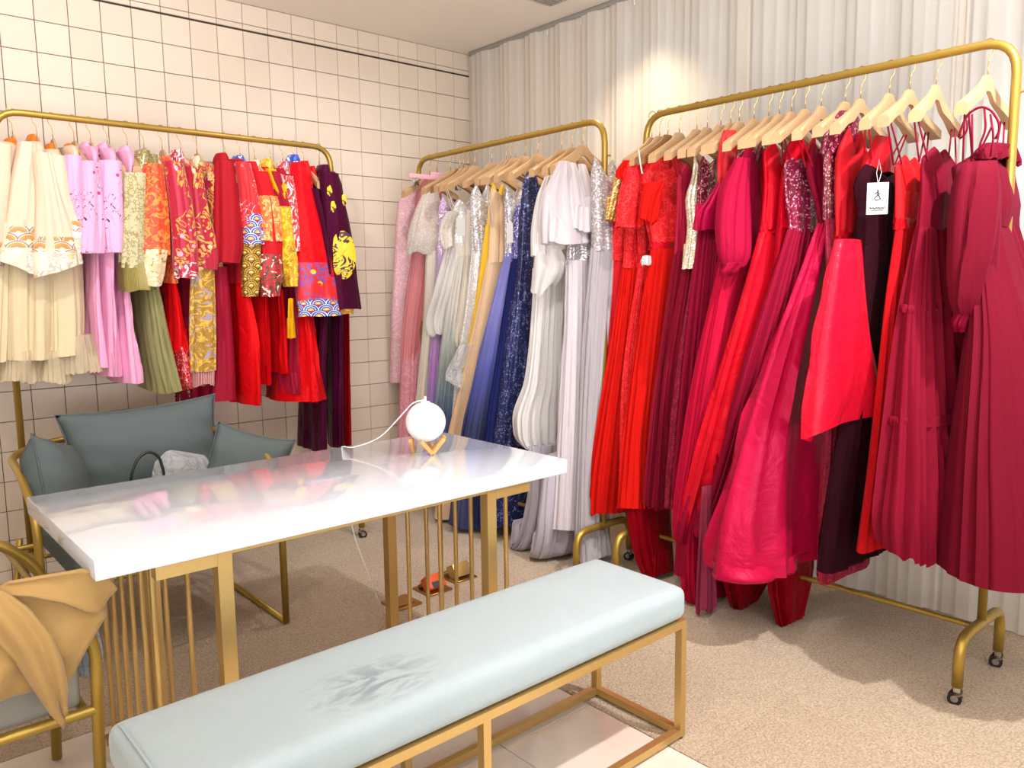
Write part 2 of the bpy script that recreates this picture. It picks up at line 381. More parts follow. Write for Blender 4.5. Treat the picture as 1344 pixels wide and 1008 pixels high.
# floor: carpet squares and a glossy white tiled strip
fl = MB().box((-2.6, -3.2, -.06), (5.6, 6.8, .1)).obj('floor', plain('floor_screed', '#6b5a48', .9), smooth=False)
tag(fl, 'brown carpet beside glossy pale floor tiles', kind='structure')
m = N('carpet'); ob = m.coords('Object'); f1 = m.ramp(m.noise(ob, 150, 4), [(.3, (0, 0, 0, 1)), (.7, (1, 1, 1, 1))]); f2 = m.noise(ob, 3, 3); oi = m.n('ShaderNodeObjectInfo')
cc = m.mix(f1, srgb('#9a846a'), srgb('#d6c2a6')); cc = m.mix(m.math('MULTIPLY', f2, .35), cc, srgb('#9a8468')); cc = m.mix(m.math('MULTIPLY', oi.outputs['Random'], .10), cc, srgb('#7f664c'))
m.set(Base_Color=cc, Roughness=.95, Sheen_Weight=.2); m.bump(f1, .8, .004); CARPET = m.m
m = N('floor_tile'); ob = m.coords('Object'); nz = m.noise(ob, 4, 5, 1.); vein = m.math('LESS_THAN', m.math('ABSOLUTE', m.math('SUBTRACT', m.noise(ob, 2.2, 5, .8), .5)), .004)
m.set(Base_Color=m.mix(m.math('MULTIPLY', vein, .06), m.mix(nz, srgb('#e6dccf'), srgb('#d6c8b8')), srgb('#8a6f58')), Roughness=.12, Coat_Weight=.3); FTILE = m.m
def slab(x0, x1, y0, y1, mat, name, top, g=.0012):
    b = MB(); b.box(((x0+x1)/2, (y0+y1)/2, top/2-.006), (x1-x0-2*g, y1-y0-2*g, top+.010), bev=.001, seg=1); return b.obj(name, mat, fl, smooth=False)
XE, YE = -1.565, -1.60
q = .6
for i in range(-1, 10):
    for j in range(-1, 12):
        x1 = -.0-i*q+.1; x0 = x1-q; y1 = .1-j*q+.0; y0 = y1-q
        x0 = max(x0, -5.3); x1 = min(x1, .1); y0 = max(y0, -6.5); y1 = min(y1, 0.0)
        if x1-x0 < .02 or y1-y0 < .02: continue
        # keep the part right of XE, and the part behind YE
        for (a0, a1, b0, b1) in ((max(x0, XE), x1, y0, y1), (x0, min(x1, XE), max(y0, YE), y1)):
            if a1-a0 > .02 and b1-b0 > .02: slab(a0, a1, b0, b1, CARPET, 'carpet_square', .006, .0004)
for xa, xb in ((-1.915, XE), (-2.515, -1.915), (-3.115, -2.515), (-3.715, -3.115), (-4.315, -3.715), (-4.915, -4.315)):
    for ya, yb in ((-1.896, YE), (-2.496, -1.896), (-3.096, -2.496), (-3.696, -3.096), (-4.296, -3.696), (-4.896, -4.296), (-5.496, -4.896), (-6.096, -5.496)):
        slab(xa, xb, ya, yb, FTILE, 'floor_tile', .004, .0014)
ce = MB().box((-2.6, -3.2, H+.05), (5.6, 6.8, .1)).obj('ceiling', wall_paint('ceiling_paint', '#f2eadc'), smooth=False); tag(ce, 'plain off-white ceiling', kind='structure')
WP = wall_paint('wall_paint', '#e6ded2')
b = MB()
wl = MB().box((-5.2, -3.2, H/2), (.1, 6.8, H)).obj('wall_left', WP, smooth=False); tag(wl, kind='structure')
# right wall with a wide window behind the sheers
wy0, wy1, wz0, wz1 = -4.6, -1.05, .45, 2.66
b = MB()
b.box((.16, (wy1+.1)/2, H/2), (.1, .1-wy1, H)); b.box((.16, (-6.6+wy0)/2, H/2), (.1, wy0+6.6, H))
b.box((.16, (wy0+wy1)/2, wz0/2), (.1, wy1-wy0, wz0)); b.box((.16, (wy0+wy1)/2, (wz1+H)/2), (.1, wy1-wy0, H-wz1))
tag(b.obj('wall_right', WP, smooth=False), kind='structure')
FRAME = plain('window_frame_grey', '#b8b8b4', .4)
wn = bpy.data.objects.new('window_1', None); COL.objects.link(wn); wn.location = (.16, (wy0+wy1)/2, wz0); tag(wn, kind='structure')
for k in range(5):
    y = wy0+.03+(wy1-wy0-.06)*k/4; MB().box((.16, y, (wz0+wz1)/2), (.05, .05, wz1-wz0)).obj('mullion', FRAME, wn, smooth=False)
for z in (wz0+.025, wz1-.025): MB().box((.16, (wy0+wy1)/2, z), (.05, wy1-wy0, .05)).obj('window_rail', FRAME, wn, smooth=False)
mg = N('window_glass'); mg.set(Base_Color=(.9, .95, 1, 1), Roughness=.5, Transmission_Weight=1.); mg.b.inputs['IOR'].default_value = 1.05
for k in range(4):
    y0 = wy0+.03+(wy1-wy0-.06)*k/4; y1 = wy0+.03+(wy1-wy0-.06)*(k+1)/4
    MB().box((.16, (y0+y1)/2, (wz0+wz1)/2), (.006, y1-y0, wz1-wz0-.1)).obj('pane', mg.m, wn, smooth=False)
# curtain track on the ceiling, and its gliders
tk = MB().box((-.045, -3.15, H-.013), (.035, 6.2, .024), bev=.004).obj('trim_1', plain('track_grey', '#a8a8a4', .4, .5)); tag(tk, 'grey curtain track along the ceiling edge', kind='structure')

# ------------------------------------------------------------------ sheer curtains
m = N('sheer_curtain'); st = m.noise(m.coords('UV', (140, 1.2, 1)), 1, 3)
cc = m.mix(st, srgb('#f3ede2'), srgb('#faf6ee'))
m.set(Base_Color=cc, Roughness=.8); tr = m.n('ShaderNodeBsdfTranslucent'); m.val(tr.inputs[0], cc)
mx = m.n('ShaderNodeMixShader'); mx.inputs[0].default_value = .5; m.l(m.b.outputs[0], mx.inputs[1]); m.l(tr.outputs[0], mx.inputs[2])
tp = m.n('ShaderNodeBsdfTransparent'); m2 = m.n('ShaderNodeMixShader'); m2.inputs[0].default_value = .96
m.l(tp.outputs[0], m2.inputs[1]); m.l(mx.outputs[0], m2.inputs[2]); m.l(m2.outputs[0], m.out.inputs[0]); SHEER = m.m
def curtain(ya, yb, seed, label):
    rs = np.random.RandomState(seed); n = int(abs(yb-ya)/.009); nz = 24
    t = np.linspace(0, 1, n+1); y = ya+(yb-ya)*t
    ph = np.cumsum(rs.uniform(.6, 1.5, n+1)); ph = ph/ph[-1]*2*PI*round(abs(yb-ya)/.052)
    ph2 = np.cumsum(rs.uniform(.2, 1.8, n+1)); ph2 = ph2/ph2[-1]*2*PI*abs(yb-ya)/.23
    V = []; UV = []
    for j in range(nz+1):
        z = .012+(H-.036)*j/nz; k = j/nz
        amp = .017+.010*math.sin(3*k+seed)*.5
        x = -.05-.006*(seed % 2)+.27*amp*np.sin(ph+.5*math.sin(2.2*k+seed))*(.75+.25*np.sin(ph2))+.010*np.sin(ph2+1.5*k)
        yy = y+.006*np.cos(ph)
        for i in range(n+1): V.append((x[i], yy[i], z)); UV.append((y[i], z))
    Fc = [(j*(n+1)+i, j*(n+1)+i+1, (j+1)*(n+1)+i+1, (j+1)*(n+1)+i) for j in range(nz) for i in range(n)]
    root = thing('curtain', (-.05, (ya+yb)/2, 0.0), label, 'curtain', 'sheer curtains on the ceiling track')
    o = MB().add(V, Fc, UV).obj('sheer_panel', SHEER, root, angle=180)
    hm = MB()
    for yk in np.arange(ya-.06, yb, -.13):
        MB().tube([(-.045, yk, H-.026), (-.045, yk, H-.04), (-.05, yk-.006, H-.05), (-.05, yk-.006, H-.06)], .0035, 6).obj('curtain_hook', WHITEP, root)
curtain(-.03, -1.25, 1, 'sheer white curtain panel in the tiled corner, behind the pastel dresses')
curtain(-1.18, -2.05, 2, 'sheer white curtain panel behind the gap between the middle and red racks')
curtain(-1.98, -2.95, 3, 'sheer white curtain panel directly behind the crimson gowns')
curtain(-2.88, -4.4, 4, 'sheer white curtain panel at the right picture edge reaching the carpet')
# small recessed ceiling vent
cv = thing('ceiling_vent', (-.33, -1.06, H-.012), 'small grey square vent in the ceiling near the curtain track at the top edge', 'vent')
MB().box((-.33, -1.06, H-.006), (.16, .16, .01), bev=.002).obj('vent_frame', plain('vent_grey', '#c9c4bc', .5), cv)
for k in range(5): MB().box((-.33, -1.11+.025*k, H-.013), (.12, .012, .004)).obj('slat', plain('vent_slat', '#8f8b84', .5), cv, smooth=False)

# ------------------------------------------------------------------ clothes racks
RX, MX, LY, RZ = -0.547, -0.648, -0.365, 2.015
def rack(label, axis, c, s0, s1):
    """axis 'y': rail along y at x=c ; axis 'x': rail along x at y=c"""
    P = (lambda s, d, z: (c+d, s, z)) if axis == 'y' else (lambda s, d, z: (s, c+d, z))
    root = thing('clothes_rack', P((s0+s1)/2, 0, 0), label, 'clothes rack', 'gold clothes racks')
    MB().tube([P(s0, 0, .215), P(s0, 0, RZ), P(s1, 0, RZ), P(s1, 0, .215)], .0135, 14, fillet=.10).obj('rail_frame', GOLD, root, angle=180)
    MB().tube([P(s0, 0, .196), P(s1, 0, .196)], .0095, 10).obj('bottom_rail', GOLD, root)
    for s_, sg in ((s0, -1), (s1, 1)):
        MB().tube([P(s_, -.18, .062), P(s_, -.18, .215), P(s_, .18, .215), P(s_, .18, .062)], .0165, 12, fillet=.085).obj('foot', GOLD, root, angle=180)
        for d in (-.18, .18):
            wr = MB(); wr.tube([P(s_, d, .066), P(s_, d, .046)], .011, 10); wr.tube([P(s_, d, .046), P(s_, d+.004, .04)], .017, 10)
            wf = wr.obj('caster', STEEL, root)
            ax = (1, .25, 0) if axis == 'y' else (.25, 1, 0)
            for e in (-.009, .009):
                a = Vector(ax).normalized()*e; w = MB(); pc = Vector(P(s_+.006, d+.004, .022))+a
                w.disc(pc, ax, .0205, .009, 16); w.obj('wheel', BLACK, wf)
            w = MB(); w.disc(P(s_+.006, d+.004, .024), ax, .011, .034, 12); w.obj('wheel_hub', STEEL, wf)
    # little set screw below the bend on each post
    for s_, sg in ((s0, 1), (s1, -1)):
        w = MB(); p = P(s_+sg*.018, 0, RZ-.155); w.tube([P(s_+sg*.010, 0, RZ-.155), P(s_+sg*.026, 0, RZ-.155)], .0035, 8); w.sphere(P(s_+sg*.028, 0, RZ-.155), .006, 8, 6); w.obj('set_screw', GOLD, root)
    return root
rack('long gold clothes rack on casters along the tiled wall, holding embroidered jackets', 'x', LY, -2.69, -1.225)
rack('gold clothes rack in the corner holding the pastel, white and navy dresses', 'y', MX, -0.313, -1.722)
rack('gold clothes rack at the right holding the red, crimson and berry gowns', 'y', RX, -1.868, -3.262)

# ------------------------------------------------------------------ hangers
def hanger_proto(half=.188, mat=None):
    root = thing('clothes_hanger', (0, 0, 0), '', 'hanger')
    pts = []
    for k in range(0, 15):
        a = math.radians(200-k*19.5); pts.append((.0, .0175*math.cos(a), .0175*math.sin(a)-.002))
    pts = pts[:13]
    last = pts[-1]
    pts += [(0, .012, -.030), (0, .002, -.043), (0, 0, -.058), (0, 0, -.098)]
    MB().tube(pts, .0017, 7).obj('hook', BRASSW, root, angle=180)
    V = []; n = 33
    for i in range(n):
        u = -half+2*half*i/(n-1); q = max(abs(u)-.022, 0)/(half-.022)
        zt = -.092-.012*min(q*6, 1)-.090*(q**.9); h = .052-.016*min(q*2, 1); th = .0065+.012*q**1.6
        if abs(u) < .022: h = .046
        vv = .008*q*q
        bev = .25
        sec = [(-th, zt-h), (th, zt-h), (th*1.0, zt-h*bev), (th*.6, zt), (-th*.6, zt), (-th, zt-h*bev)]
        for (t, z) in sec: V.append((u, vv+t, z))
    Fc = []
    for i in range(n-1):
        for k in range(6): k2 = (k+1) % 6; Fc.append((i*6+k, i*6+k2, (i+1)*6+k2, (i+1)*6+k))
    Fc += [tuple(range(5, -1, -1)), tuple((n-1)*6+k for k in range(6))]
    MB().add(V, Fc).obj('hanger_arms', mat or HWOOD, root, angle=35)
    return root
HP = hanger_proto(); HPB = hanger_proto(mat=BWOOD); HPN = hanger_proto(.165)
def clip_hanger():
    root = thing('clip_hanger', (0, 0, 0), '', 'hanger')
    pk = plain('pink_plastic', '#d9a0a8', .4)
    pts = [(0, .0175*math.cos(math.radians(200-k*19.5)), .0175*math.sin(math.radians(200-k*19.5))-.002) for k in range(13)]
    MB().tube(pts+[(0, .012, -.030), (0, 0, -.05), (0, 0, -.10)], .0017, 7).obj('hook', BRASSW, root, angle=180)
    b_ = MB(); b_.box((0, 0, -.118), (.36, .012, .026), bev=.004); b_.box((0, 0, -.098), (.08, .012, .02), bev=.004); b_.obj('hanger_bar', pk, root)
    for sg in (-1, 1):
        c = MB().box((sg*.14, 0, -.150), (.034, .020, .050), bev=.003); c.obj('clip', STEEL, root)
    return root
HPC = clip_hanger()
used = {}
RACKNAME = {'L': 'hangers on the tiled-wall rack', 'M': 'hangers on the corner rack', 'R': 'hangers on the red gown rack'}
def place_hanger(rackid, s, k, short, brown=False):
    src = HPC if brown == 'clip' else HPB if brown else HPN if rackid == 'L' else HP
    if src.name not in used: o = src; used[src.name] = 1
    else: o = copy_tree(src)
    yaw = .05*math.sin(k*2.7+1)
    if rackid == 'L': o.location = (s, LY, RZ); o.rotation_euler = (0, 0, PI/2+yaw)
    else: o.location = (RX if rackid == 'R' else MX, s, RZ); o.rotation_euler = (0, 0, PI+yaw)
    o['label'] = (('pink plastic clip' if brown == 'clip' else 'brown wooden' if brown else 'light wooden')+' hanger with brass hook, holding the '+short); o['group'] = RACKNAME[rackid]
    return o

# ------------------------------------------------------------------ garments
def pchip(x, Y, xq):
    x = np.asarray(x, float); Y = np.asarray(Y, float); h = np.diff(x); d = np.diff(Y, axis=0)/h[:, None]
    mder = np.zeros_like(Y)
    if len(x) == 2: mder[:] = d[0]
    else:
        for i in range(1, len(x)-1):
            w1 = 2*h[i]+h[i-1]; w2 = h[i]+2*h[i-1]; same = d[i-1]*d[i] > 0
            with np.errstate(divide='ignore', invalid='ignore'):
                mm = (w1+w2)/(w1/d[i-1]+w2/d[i])
            mder[i] = np.where(same, mm, 0)
        mder[0] = d[0]; mder[-1] = d[-1]
    out = np.zeros((len(xq), Y.shape[1]))
    for j, q in enumerate(xq):
        i = min(max(np.searchsorted(x, q)-1, 0), len(h)-1); t = (q-x[i])/h[i]
        out[j] = (1+2*t)*(1-t)**2*Y[i]+t*(1-t)**2*h[i]*mder[i]+t*t*(3-2*t)*Y[i+1]+t*t*(t-1)*h[i]*mder[i+1]
    return out
def loft(rows, f=(8, .01), hem=.01, seed=0, dip=0, open=0, tilt=0, neck=0, axis=0):
    rs = np.random.RandomState(seed); R_ = np.array(rows, float)
    z = R_[:, 2]; s = np.concatenate([[0], np.cumsum(np.maximum(np.hypot(np.abs(np.diff(z)), .5*np.hypot(np.diff(R_[:, 0]), np.diff(R_[:, 1]))), .004))])
    L = s[-1]; nr = int(min(max(L/.03, 7), 34)); q = pchip(s, R_, np.linspace(0, L, nr))
    k, amp = f; n = 40 if amp < .006 else int(min(150, max(56, k*6)))
    th = np.linspace(0, 2*PI, n, endpoint=False)
    ks = [max(2, round(k*c)) for c in (1, .62, 1.45, .35)]; ws = np.array([1, .7, .45, .5]); ws = ws/ws.sum()*1.5
    ph = rs.uniform(0, 2*PI, 4); dr = rs.uniform(-1.6, 1.6, 4)
    tw = th+.30*np.sin(2*th+ph[1])+.14*np.sin(5*th+ph[2])+.07*np.sin(11*th+ph[3])
    V = []; UV = []; per = 2*PI*math.sqrt(((R_[:, 3]**2+R_[:, 4]**2)/2).mean())
    def ring(row, t, sc=1., dz=0.):
        cx, cy, cz, ax, ay = row; F_ = sum(w*np.cos(kk*th+p+d*t) for w, kk, p, d in zip(ws, ks, ph, dr))
        F_ = 1-2*np.abs(np.sin(.5*k*tw+ph[0]+dr[0]*t+.9*F_))**.9*(.65+.35*np.sin(3*th+ph[2]+1.5*t))+.4*F_ if k else F_
        am = min(amp*(.35+.65*min(1, t*1.4)), .55*min(ax, ay)+.001)
        c, si = np.cos(th), np.sin(th); nx = c*ay; ny = si*ax; nn = np.hypot(nx, ny); nx /= nn; ny /= nn
        x = cx+(ax*sc)*c+nx*am*F_*sc; y = cy+(ay*sc)*si+ny*am*F_*sc
        hw = max(0, (t-.8)/.2)**2
        zz = cz+dz+hw*(hem*np.cos(3*th+ph[0])*.5+hem*.5*F_)-dip*t*t*np.cos(th-ph[1])+tilt*t**3*np.cos(th)
        if neck and t < .4 and sc == 1.: zz = zz-neck*(1-t/.4)**1.5*(1-np.abs(c if axis == 0 else si)**1.2)
        for i in range(n): V.append((x[i], y[i], max(zz[i], .009+.0*i))); UV.append((th[i]/(2*PI)*per, z[0]-zz[i] if False else zz[i]))
    for j in range(nr): ring(q[j], j/(nr-1))
    th_in = .012
    ring(q[-1], 1., .96, .003); ring(q[-1], 1., .84, min(.10, L*.5))
    m_ = nr+2
    Fc = [(j*n+i, j*n+(i+1) % n, (j+1)*n+(i+1) % n, (j+1)*n+i) for j in range(m_-1) for i in range(n)]
    a = len(V); V.append((q[0][0], q[0][1], q[0][2]+(.004 if not open else -.02)-neck*1.35)); UV.append((0, q[0][2]))
    Fc += [(a, (i+1) % n, i) for i in range(n)]
    b_ = len(V); V.append((q[-1][0], q[-1][1], V[(m_-1)*n][2]+.01)); UV.append((0, q[-1][2]))
    Fc += [(b_, (m_-1)*n+i, (m_-1)*n+(i+1) % n) for i in range(n)]
    return MB().add(V, Fc, UV)
GARMENTS = [
{'rack': 'R', 's': -1.899, 'name': 'evening_gown', 'cat': 'gown', 'label': 'red gown with a gold-sequined cap sleeve at the far left end of the red rack', 'short': 'red gown with gold cap sleeve', 'parts': [('bodice', 'lace_red', [(-0.547, -1.792, 1.773, 0.083, 0.034), (-0.547, -1.785, 1.666, 0.102, 0.042), (-0.547, -1.766, 1.552, 0.1, 0.042), (-0.547, -1.75, 1.413, 0.096, 0.04)], {'f': (7, 0.007), 'hem': 0.004}), ('sleeve', 'sequin_gold', [(-0.677, -1.857, 1.762, 0.05, 0.034), (-0.677, -1.841, 1.686, 0.057, 0.024), (-0.677, -1.807, 1.577, 0.057, 0.025)], {'f': (7, 0.007), 'hem': 0.004}), ('skirt', 'crepe_red', [(-0.547, -1.747, 1.427, 0.098, 0.041), (-0.547, -1.722, 1.219, 0.089, 0.038), (-0.547, -1.71, 0.877, 0.095, 0.04), (-0.547, -1.693, 0.598, 0.096, 0.041)], {'f': (15, 0.00744), 'hem': 0.0028})], 'strap': None},
{'rack': 'R', 's': -1.939, 'name': 'evening_gown', 'cat': 'gown', 'label': 'orange-red lace gown with short sleeves and wide tulle skirt, second on the red rack', 'short': 'orange-red short-sleeved lace gown', 'parts': [('bodice', 'lace_red', [(-0.547, -1.843, 1.819, 0.065, 0.026), (-0.547, -1.835, 1.743, 0.083, 0.034), (-0.547, -1.827, 1.549, 0.082, 0.033), (-0.547, -1.818, 1.378, 0.08, 0.032)], {'f': (7, 0.007), 'hem': 0.004, 'neck': 0.085}), ('sleeve', 'lace_red', [(-0.687, -1.927, 1.809, 0.05, 0.025), (-0.687, -1.908, 1.679, 0.06, 0.049), (-0.687, -1.89, 1.543, 0.06, 0.053)], {'f': (7, 0.007), 'hem': 0.004}), ('collar_ruffle', 'tulle_red', [(-0.707, -1.923, 1.808, 0.048, 0.02), (-0.707, -1.899, 1.768, 0.056, 0.023), (-0.707, -1.9, 1.737, 0.048, 0.02)], {'f': (9, 0.012), 'hem': 0.01}), ('skirt', 'tulle_red', [(-0.547, -1.818, 1.401, 0.08, 0.032), (-0.547, -1.781, 1.052, 0.104, 0.043), (-0.547, -1.739, 0.71, 0.139, 0.058), (-0.547, -1.704, 0.392, 0.164, 0.07), (-0.547, -1.691, 0.267, 0.16, 0.069)], {'f': (19, 0.0124), 'hem': 0.013999999999999999})], 'strap': None},
{'rack': 'R', 's': -1.983, 'name': 'evening_gown', 'cat': 'gown', 'label': 'red lace mermaid gown with dark red train on the carpet, on curved brown hanger', 'short': 'red gown with pearl straps and train', 'parts': [('bodice', 'lace_red', [(-0.547, -1.901, 1.793, 0.046, 0.018), (-0.547, -1.878, 1.707, 0.056, 0.022), (-0.547, -1.875, 1.546, 0.051, 0.02), (-0.547, -1.884, 1.389, 0.054, 0.021)], {'f': (7, 0.007), 'hem': 0.004, 'neck': 0.085}), ('waist_brooch', 'sequin_silver', [(-0.687, -1.989, 1.423, 0.02, 0.012), (-0.687, -1.987, 1.405, 0.02, 0.018), (-0.687, -1.988, 1.386, 0.018, 0.012)], {'f': (7, 0.007), 'hem': 0.004}), ('skirt', 'lace_red', [(-0.547, -1.886, 1.403, 0.061, 0.024), (-0.547, -1.829, 0.886, 0.093, 0.038), (-0.547, -1.874, 0.422, 0.149, 0.059)], {'f': (15, 0.00744), 'hem': 0.006999999999999999}), ('train', 'satin_darkred', [(-0.547, -1.868, 0.689, 0.111, 0.044), (-0.547, -1.898, 0.357, 0.142, 0.056), (-0.547, -1.915, 0.221, 0.13, 0.051), (-0.547, -1.945, 0.086, 0.114, 0.044), (-0.547, -1.963, 0.028, 0.094, 0.036)], {'f': (13, 0.00744), 'hem': 0.013999999999999999})], 'strap': None, 'hang': 'brown', 'cords': [('pearl_strap', 'satin_ivory', 0.003, [(-0.747, -1.993, 1.843), (-0.747, -2.001, 1.795), (-0.747, -2.013, 1.746)])]},
{'rack': 'R', 's': -2.04, 'name': 'evening_gown', 'cat': 'gown', 'label': 'bright red lace gown with a ruffled neckline, satin belt and full tulle skirt', 'short': 'bright red belted lace gown', 'parts': [('bodice', 'lace_red', [(-0.547, -1.983, 1.864, 0.04, 0.015), (-0.547, -1.962, 1.814, 0.116, 0.044), (-0.547, -1.957, 1.73, 0.138, 0.052), (-0.547, -1.969, 1.619, 0.122, 0.046), (-0.547, -1.983, 1.476, 0.094, 0.036)], {'f': (7, 0.007), 'hem': 0.004, 'neck': 0.085}), ('bodice_ruffle', 'tulle_red', [(-0.717, -2.051, 1.709, 0.03, 0.045), (-0.717, -2.032, 1.645, 0.04, 0.034), (-0.717, -2.018, 1.555, 0.04, 0.023)], {'f': (9, 0.012), 'hem': 0.015}), ('belt', 'satin_red', [(-0.547, -1.983, 1.483, 0.104, 0.039), (-0.547, -1.983, 1.47, 0.104, 0.039), (-0.547, -1.983, 1.451, 0.099, 0.037)], {'f': (7, 0.007), 'hem': 0.004}), ('skirt', 'tulle_red', [(-0.547, -1.985, 1.457, 0.097, 0.036), (-0.547, -1.956, 1.222, 0.116, 0.044), (-0.547, -1.917, 0.896, 0.13, 0.05), (-0.547, -1.887, 0.561, 0.15, 0.059), (-0.547, -1.886, 0.336, 0.176, 0.069)], {'f': (19, 0.01364), 'hem': 0.013999999999999999})], 'strap': None},
{'rack': 'R', 's': -2.127, 'name': 'evening_gown', 'cat': 'gown', 'label': 'raspberry gown with narrow tulle skirt, between belted red gown and ivory bodice', 'short': 'raspberry crepe gown', 'parts': [('bodice', 'crepe_crimson', [(-0.547, -2.105, 1.788, 0.047, 0.017), (-0.547, -2.089, 1.741, 0.064, 0.023), (-0.547, -2.084, 1.595, 0.059, 0.021), (-0.547, -2.078, 1.428, 0.062, 0.022)], {'f': (7, 0.007), 'hem': 0.004, 'neck': 0.035}), ('skirt', 'tulle_berry', [(-0.547, -2.081, 1.441, 0.067, 0.024), (-0.547, -2.049, 1.065, 0.096, 0.035), (-0.547, -2.021, 0.709, 0.119, 0.044), (-0.547, -2.0, 0.369, 0.133, 0.05)], {'f': (22, 0.00992), 'hem': 0.013999999999999999})], 'strap': 'crepe_crimson'},
{'rack': 'R', 's': -2.177, 'name': 'evening_gown', 'cat': 'gown', 'label': 'gown with a beaded ivory lace bodice above a wine-coloured tulle skirt', 'short': 'gown with ivory lace bodice', 'parts': [('bodice', 'sequin_ivory', [(-0.577, -2.161, 1.811, 0.03, 0.012), (-0.577, -2.159, 1.738, 0.035, 0.012), (-0.577, -2.15, 1.643, 0.059, 0.021), (-0.577, -2.158, 1.528, 0.052, 0.018), (-0.577, -2.141, 1.367, 0.059, 0.021)], {'f': (7, 0.007), 'hem': 0.004, 'neck': 0.085}), ('skirt', 'tulle_berry', [(-0.547, -2.124, 1.393, 0.062, 0.022), (-0.547, -2.07, 0.907, 0.109, 0.039), (-0.547, -2.046, 0.581, 0.113, 0.041), (-0.547, -2.035, 0.353, 0.111, 0.041)], {'f': (22, 0.00992), 'hem': 0.013999999999999999})], 'strap': None},
{'rack': 'R', 's': -2.24, 'name': 'evening_gown', 'cat': 'gown', 'label': 'maroon gown covered in fine sequins and dark lace down to the hem', 'short': 'maroon sequin and lace gown', 'parts': [('bodice', 'sequin_maroon', [(-0.547, -2.192, 1.807, 0.047, 0.016), (-0.547, -2.185, 1.752, 0.059, 0.02), (-0.547, -2.182, 1.528, 0.06, 0.02), (-0.547, -2.171, 1.376, 0.06, 0.021)], {'f': (7, 0.007), 'hem': 0.004, 'neck': 0.085}), ('skirt', 'lace_maroon', [(-0.547, -2.174, 1.388, 0.065, 0.022), (-0.547, -2.132, 0.912, 0.105, 0.037), (-0.547, -2.113, 0.592, 0.118, 0.042), (-0.547, -2.1, 0.368, 0.122, 0.043)], {'f': (17, 0.00868), 'hem': 0.013999999999999999})], 'strap': None},
{'rack': 'R', 's': -2.285, 'name': 'halter_gown', 'cat': 'gown', 'label': 'hot pink satin halter gown with a sheer red neck band and pointed bust', 'short': 'hot pink halter gown', 'parts': [('halter_band', 'sheer_red', [(-0.667, -2.362, 1.869, 0.03, 0.018), (-0.667, -2.36, 1.819, 0.05, 0.017), (-0.667, -2.355, 1.751, 0.051, 0.016), (-0.667, -2.347, 1.682, 0.037, 0.012)], {'f': (7, 0.007), 'hem': 0.004}), ('bodice', 'satin_pink', [(-0.577, -2.292, 1.729, 0.029, 0.012), (-0.577, -2.26, 1.634, 0.067, 0.022), (-0.577, -2.229, 1.568, 0.1, 0.034), (-0.577, -2.22, 1.515, 0.095, 0.032)], {'f': (7, 0.007), 'hem': 0.004}), ('skirt', 'tulle_wine', [(-0.547, -2.209, 1.532, 0.082, 0.028), (-0.547, -2.184, 1.224, 0.097, 0.033), (-0.547, -2.16, 0.915, 0.108, 0.037), (-0.547, -2.144, 0.597, 0.119, 0.041), (-0.547, -2.136, 0.419, 0.124, 0.044)], {'f': (22, 0.00868), 'hem': 0.013999999999999999})], 'strap': None},
{'rack': 'R', 's': -2.322, 'name': 'evening_gown', 'cat': 'gown', 'label': 'wine tulle gown with a sequined shoulder and tiered train that drops almost to the carpet', 'short': 'wine gown with tiered tulle train', 'parts': [('bodice', 'sequin_maroon', [(-0.547, -2.393, 1.838, 0.034, 0.012), (-0.547, -2.365, 1.789, 0.068, 0.021), (-0.547, -2.345, 1.662, 0.083, 0.026), (-0.547, -2.33, 1.484, 0.093, 0.029)], {'f': (7, 0.007), 'hem': 0.004, 'neck': 0.085}), ('skirt', 'tulle_wine', [(-0.547, -2.333, 1.495, 0.098, 0.031), (-0.547, -2.274, 1.076, 0.123, 0.04), (-0.547, -2.203, 0.609, 0.137, 0.046), (-0.547, -2.202, 0.326, 0.164, 0.055), (-0.547, -2.204, 0.128, 0.178, 0.06)], {'f': (19, 0.01116), 'hem': 0.013999999999999999}), ('train', 'tulle_crimson', [(-0.547, -2.226, 0.486, 0.136, 0.045), (-0.547, -2.22, 0.297, 0.162, 0.054), (-0.547, -2.232, 0.109, 0.173, 0.058), (-0.547, -2.242, 0.012, 0.164, 0.054), (-0.547, -2.251, 0.012, 0.144, 0.047)], {'f': (17, 0.00992), 'hem': 0.013999999999999999}), ('train_strip', 'tulle_dustypink', [(-0.737, -2.343, 0.527, 0.03, 0.014), (-0.737, -2.345, 0.287, 0.045, 0.019), (-0.737, -2.344, 0.031, 0.05, 0.027)], {'f': (9, 0.009), 'hem': 0.02})], 'strap': None},
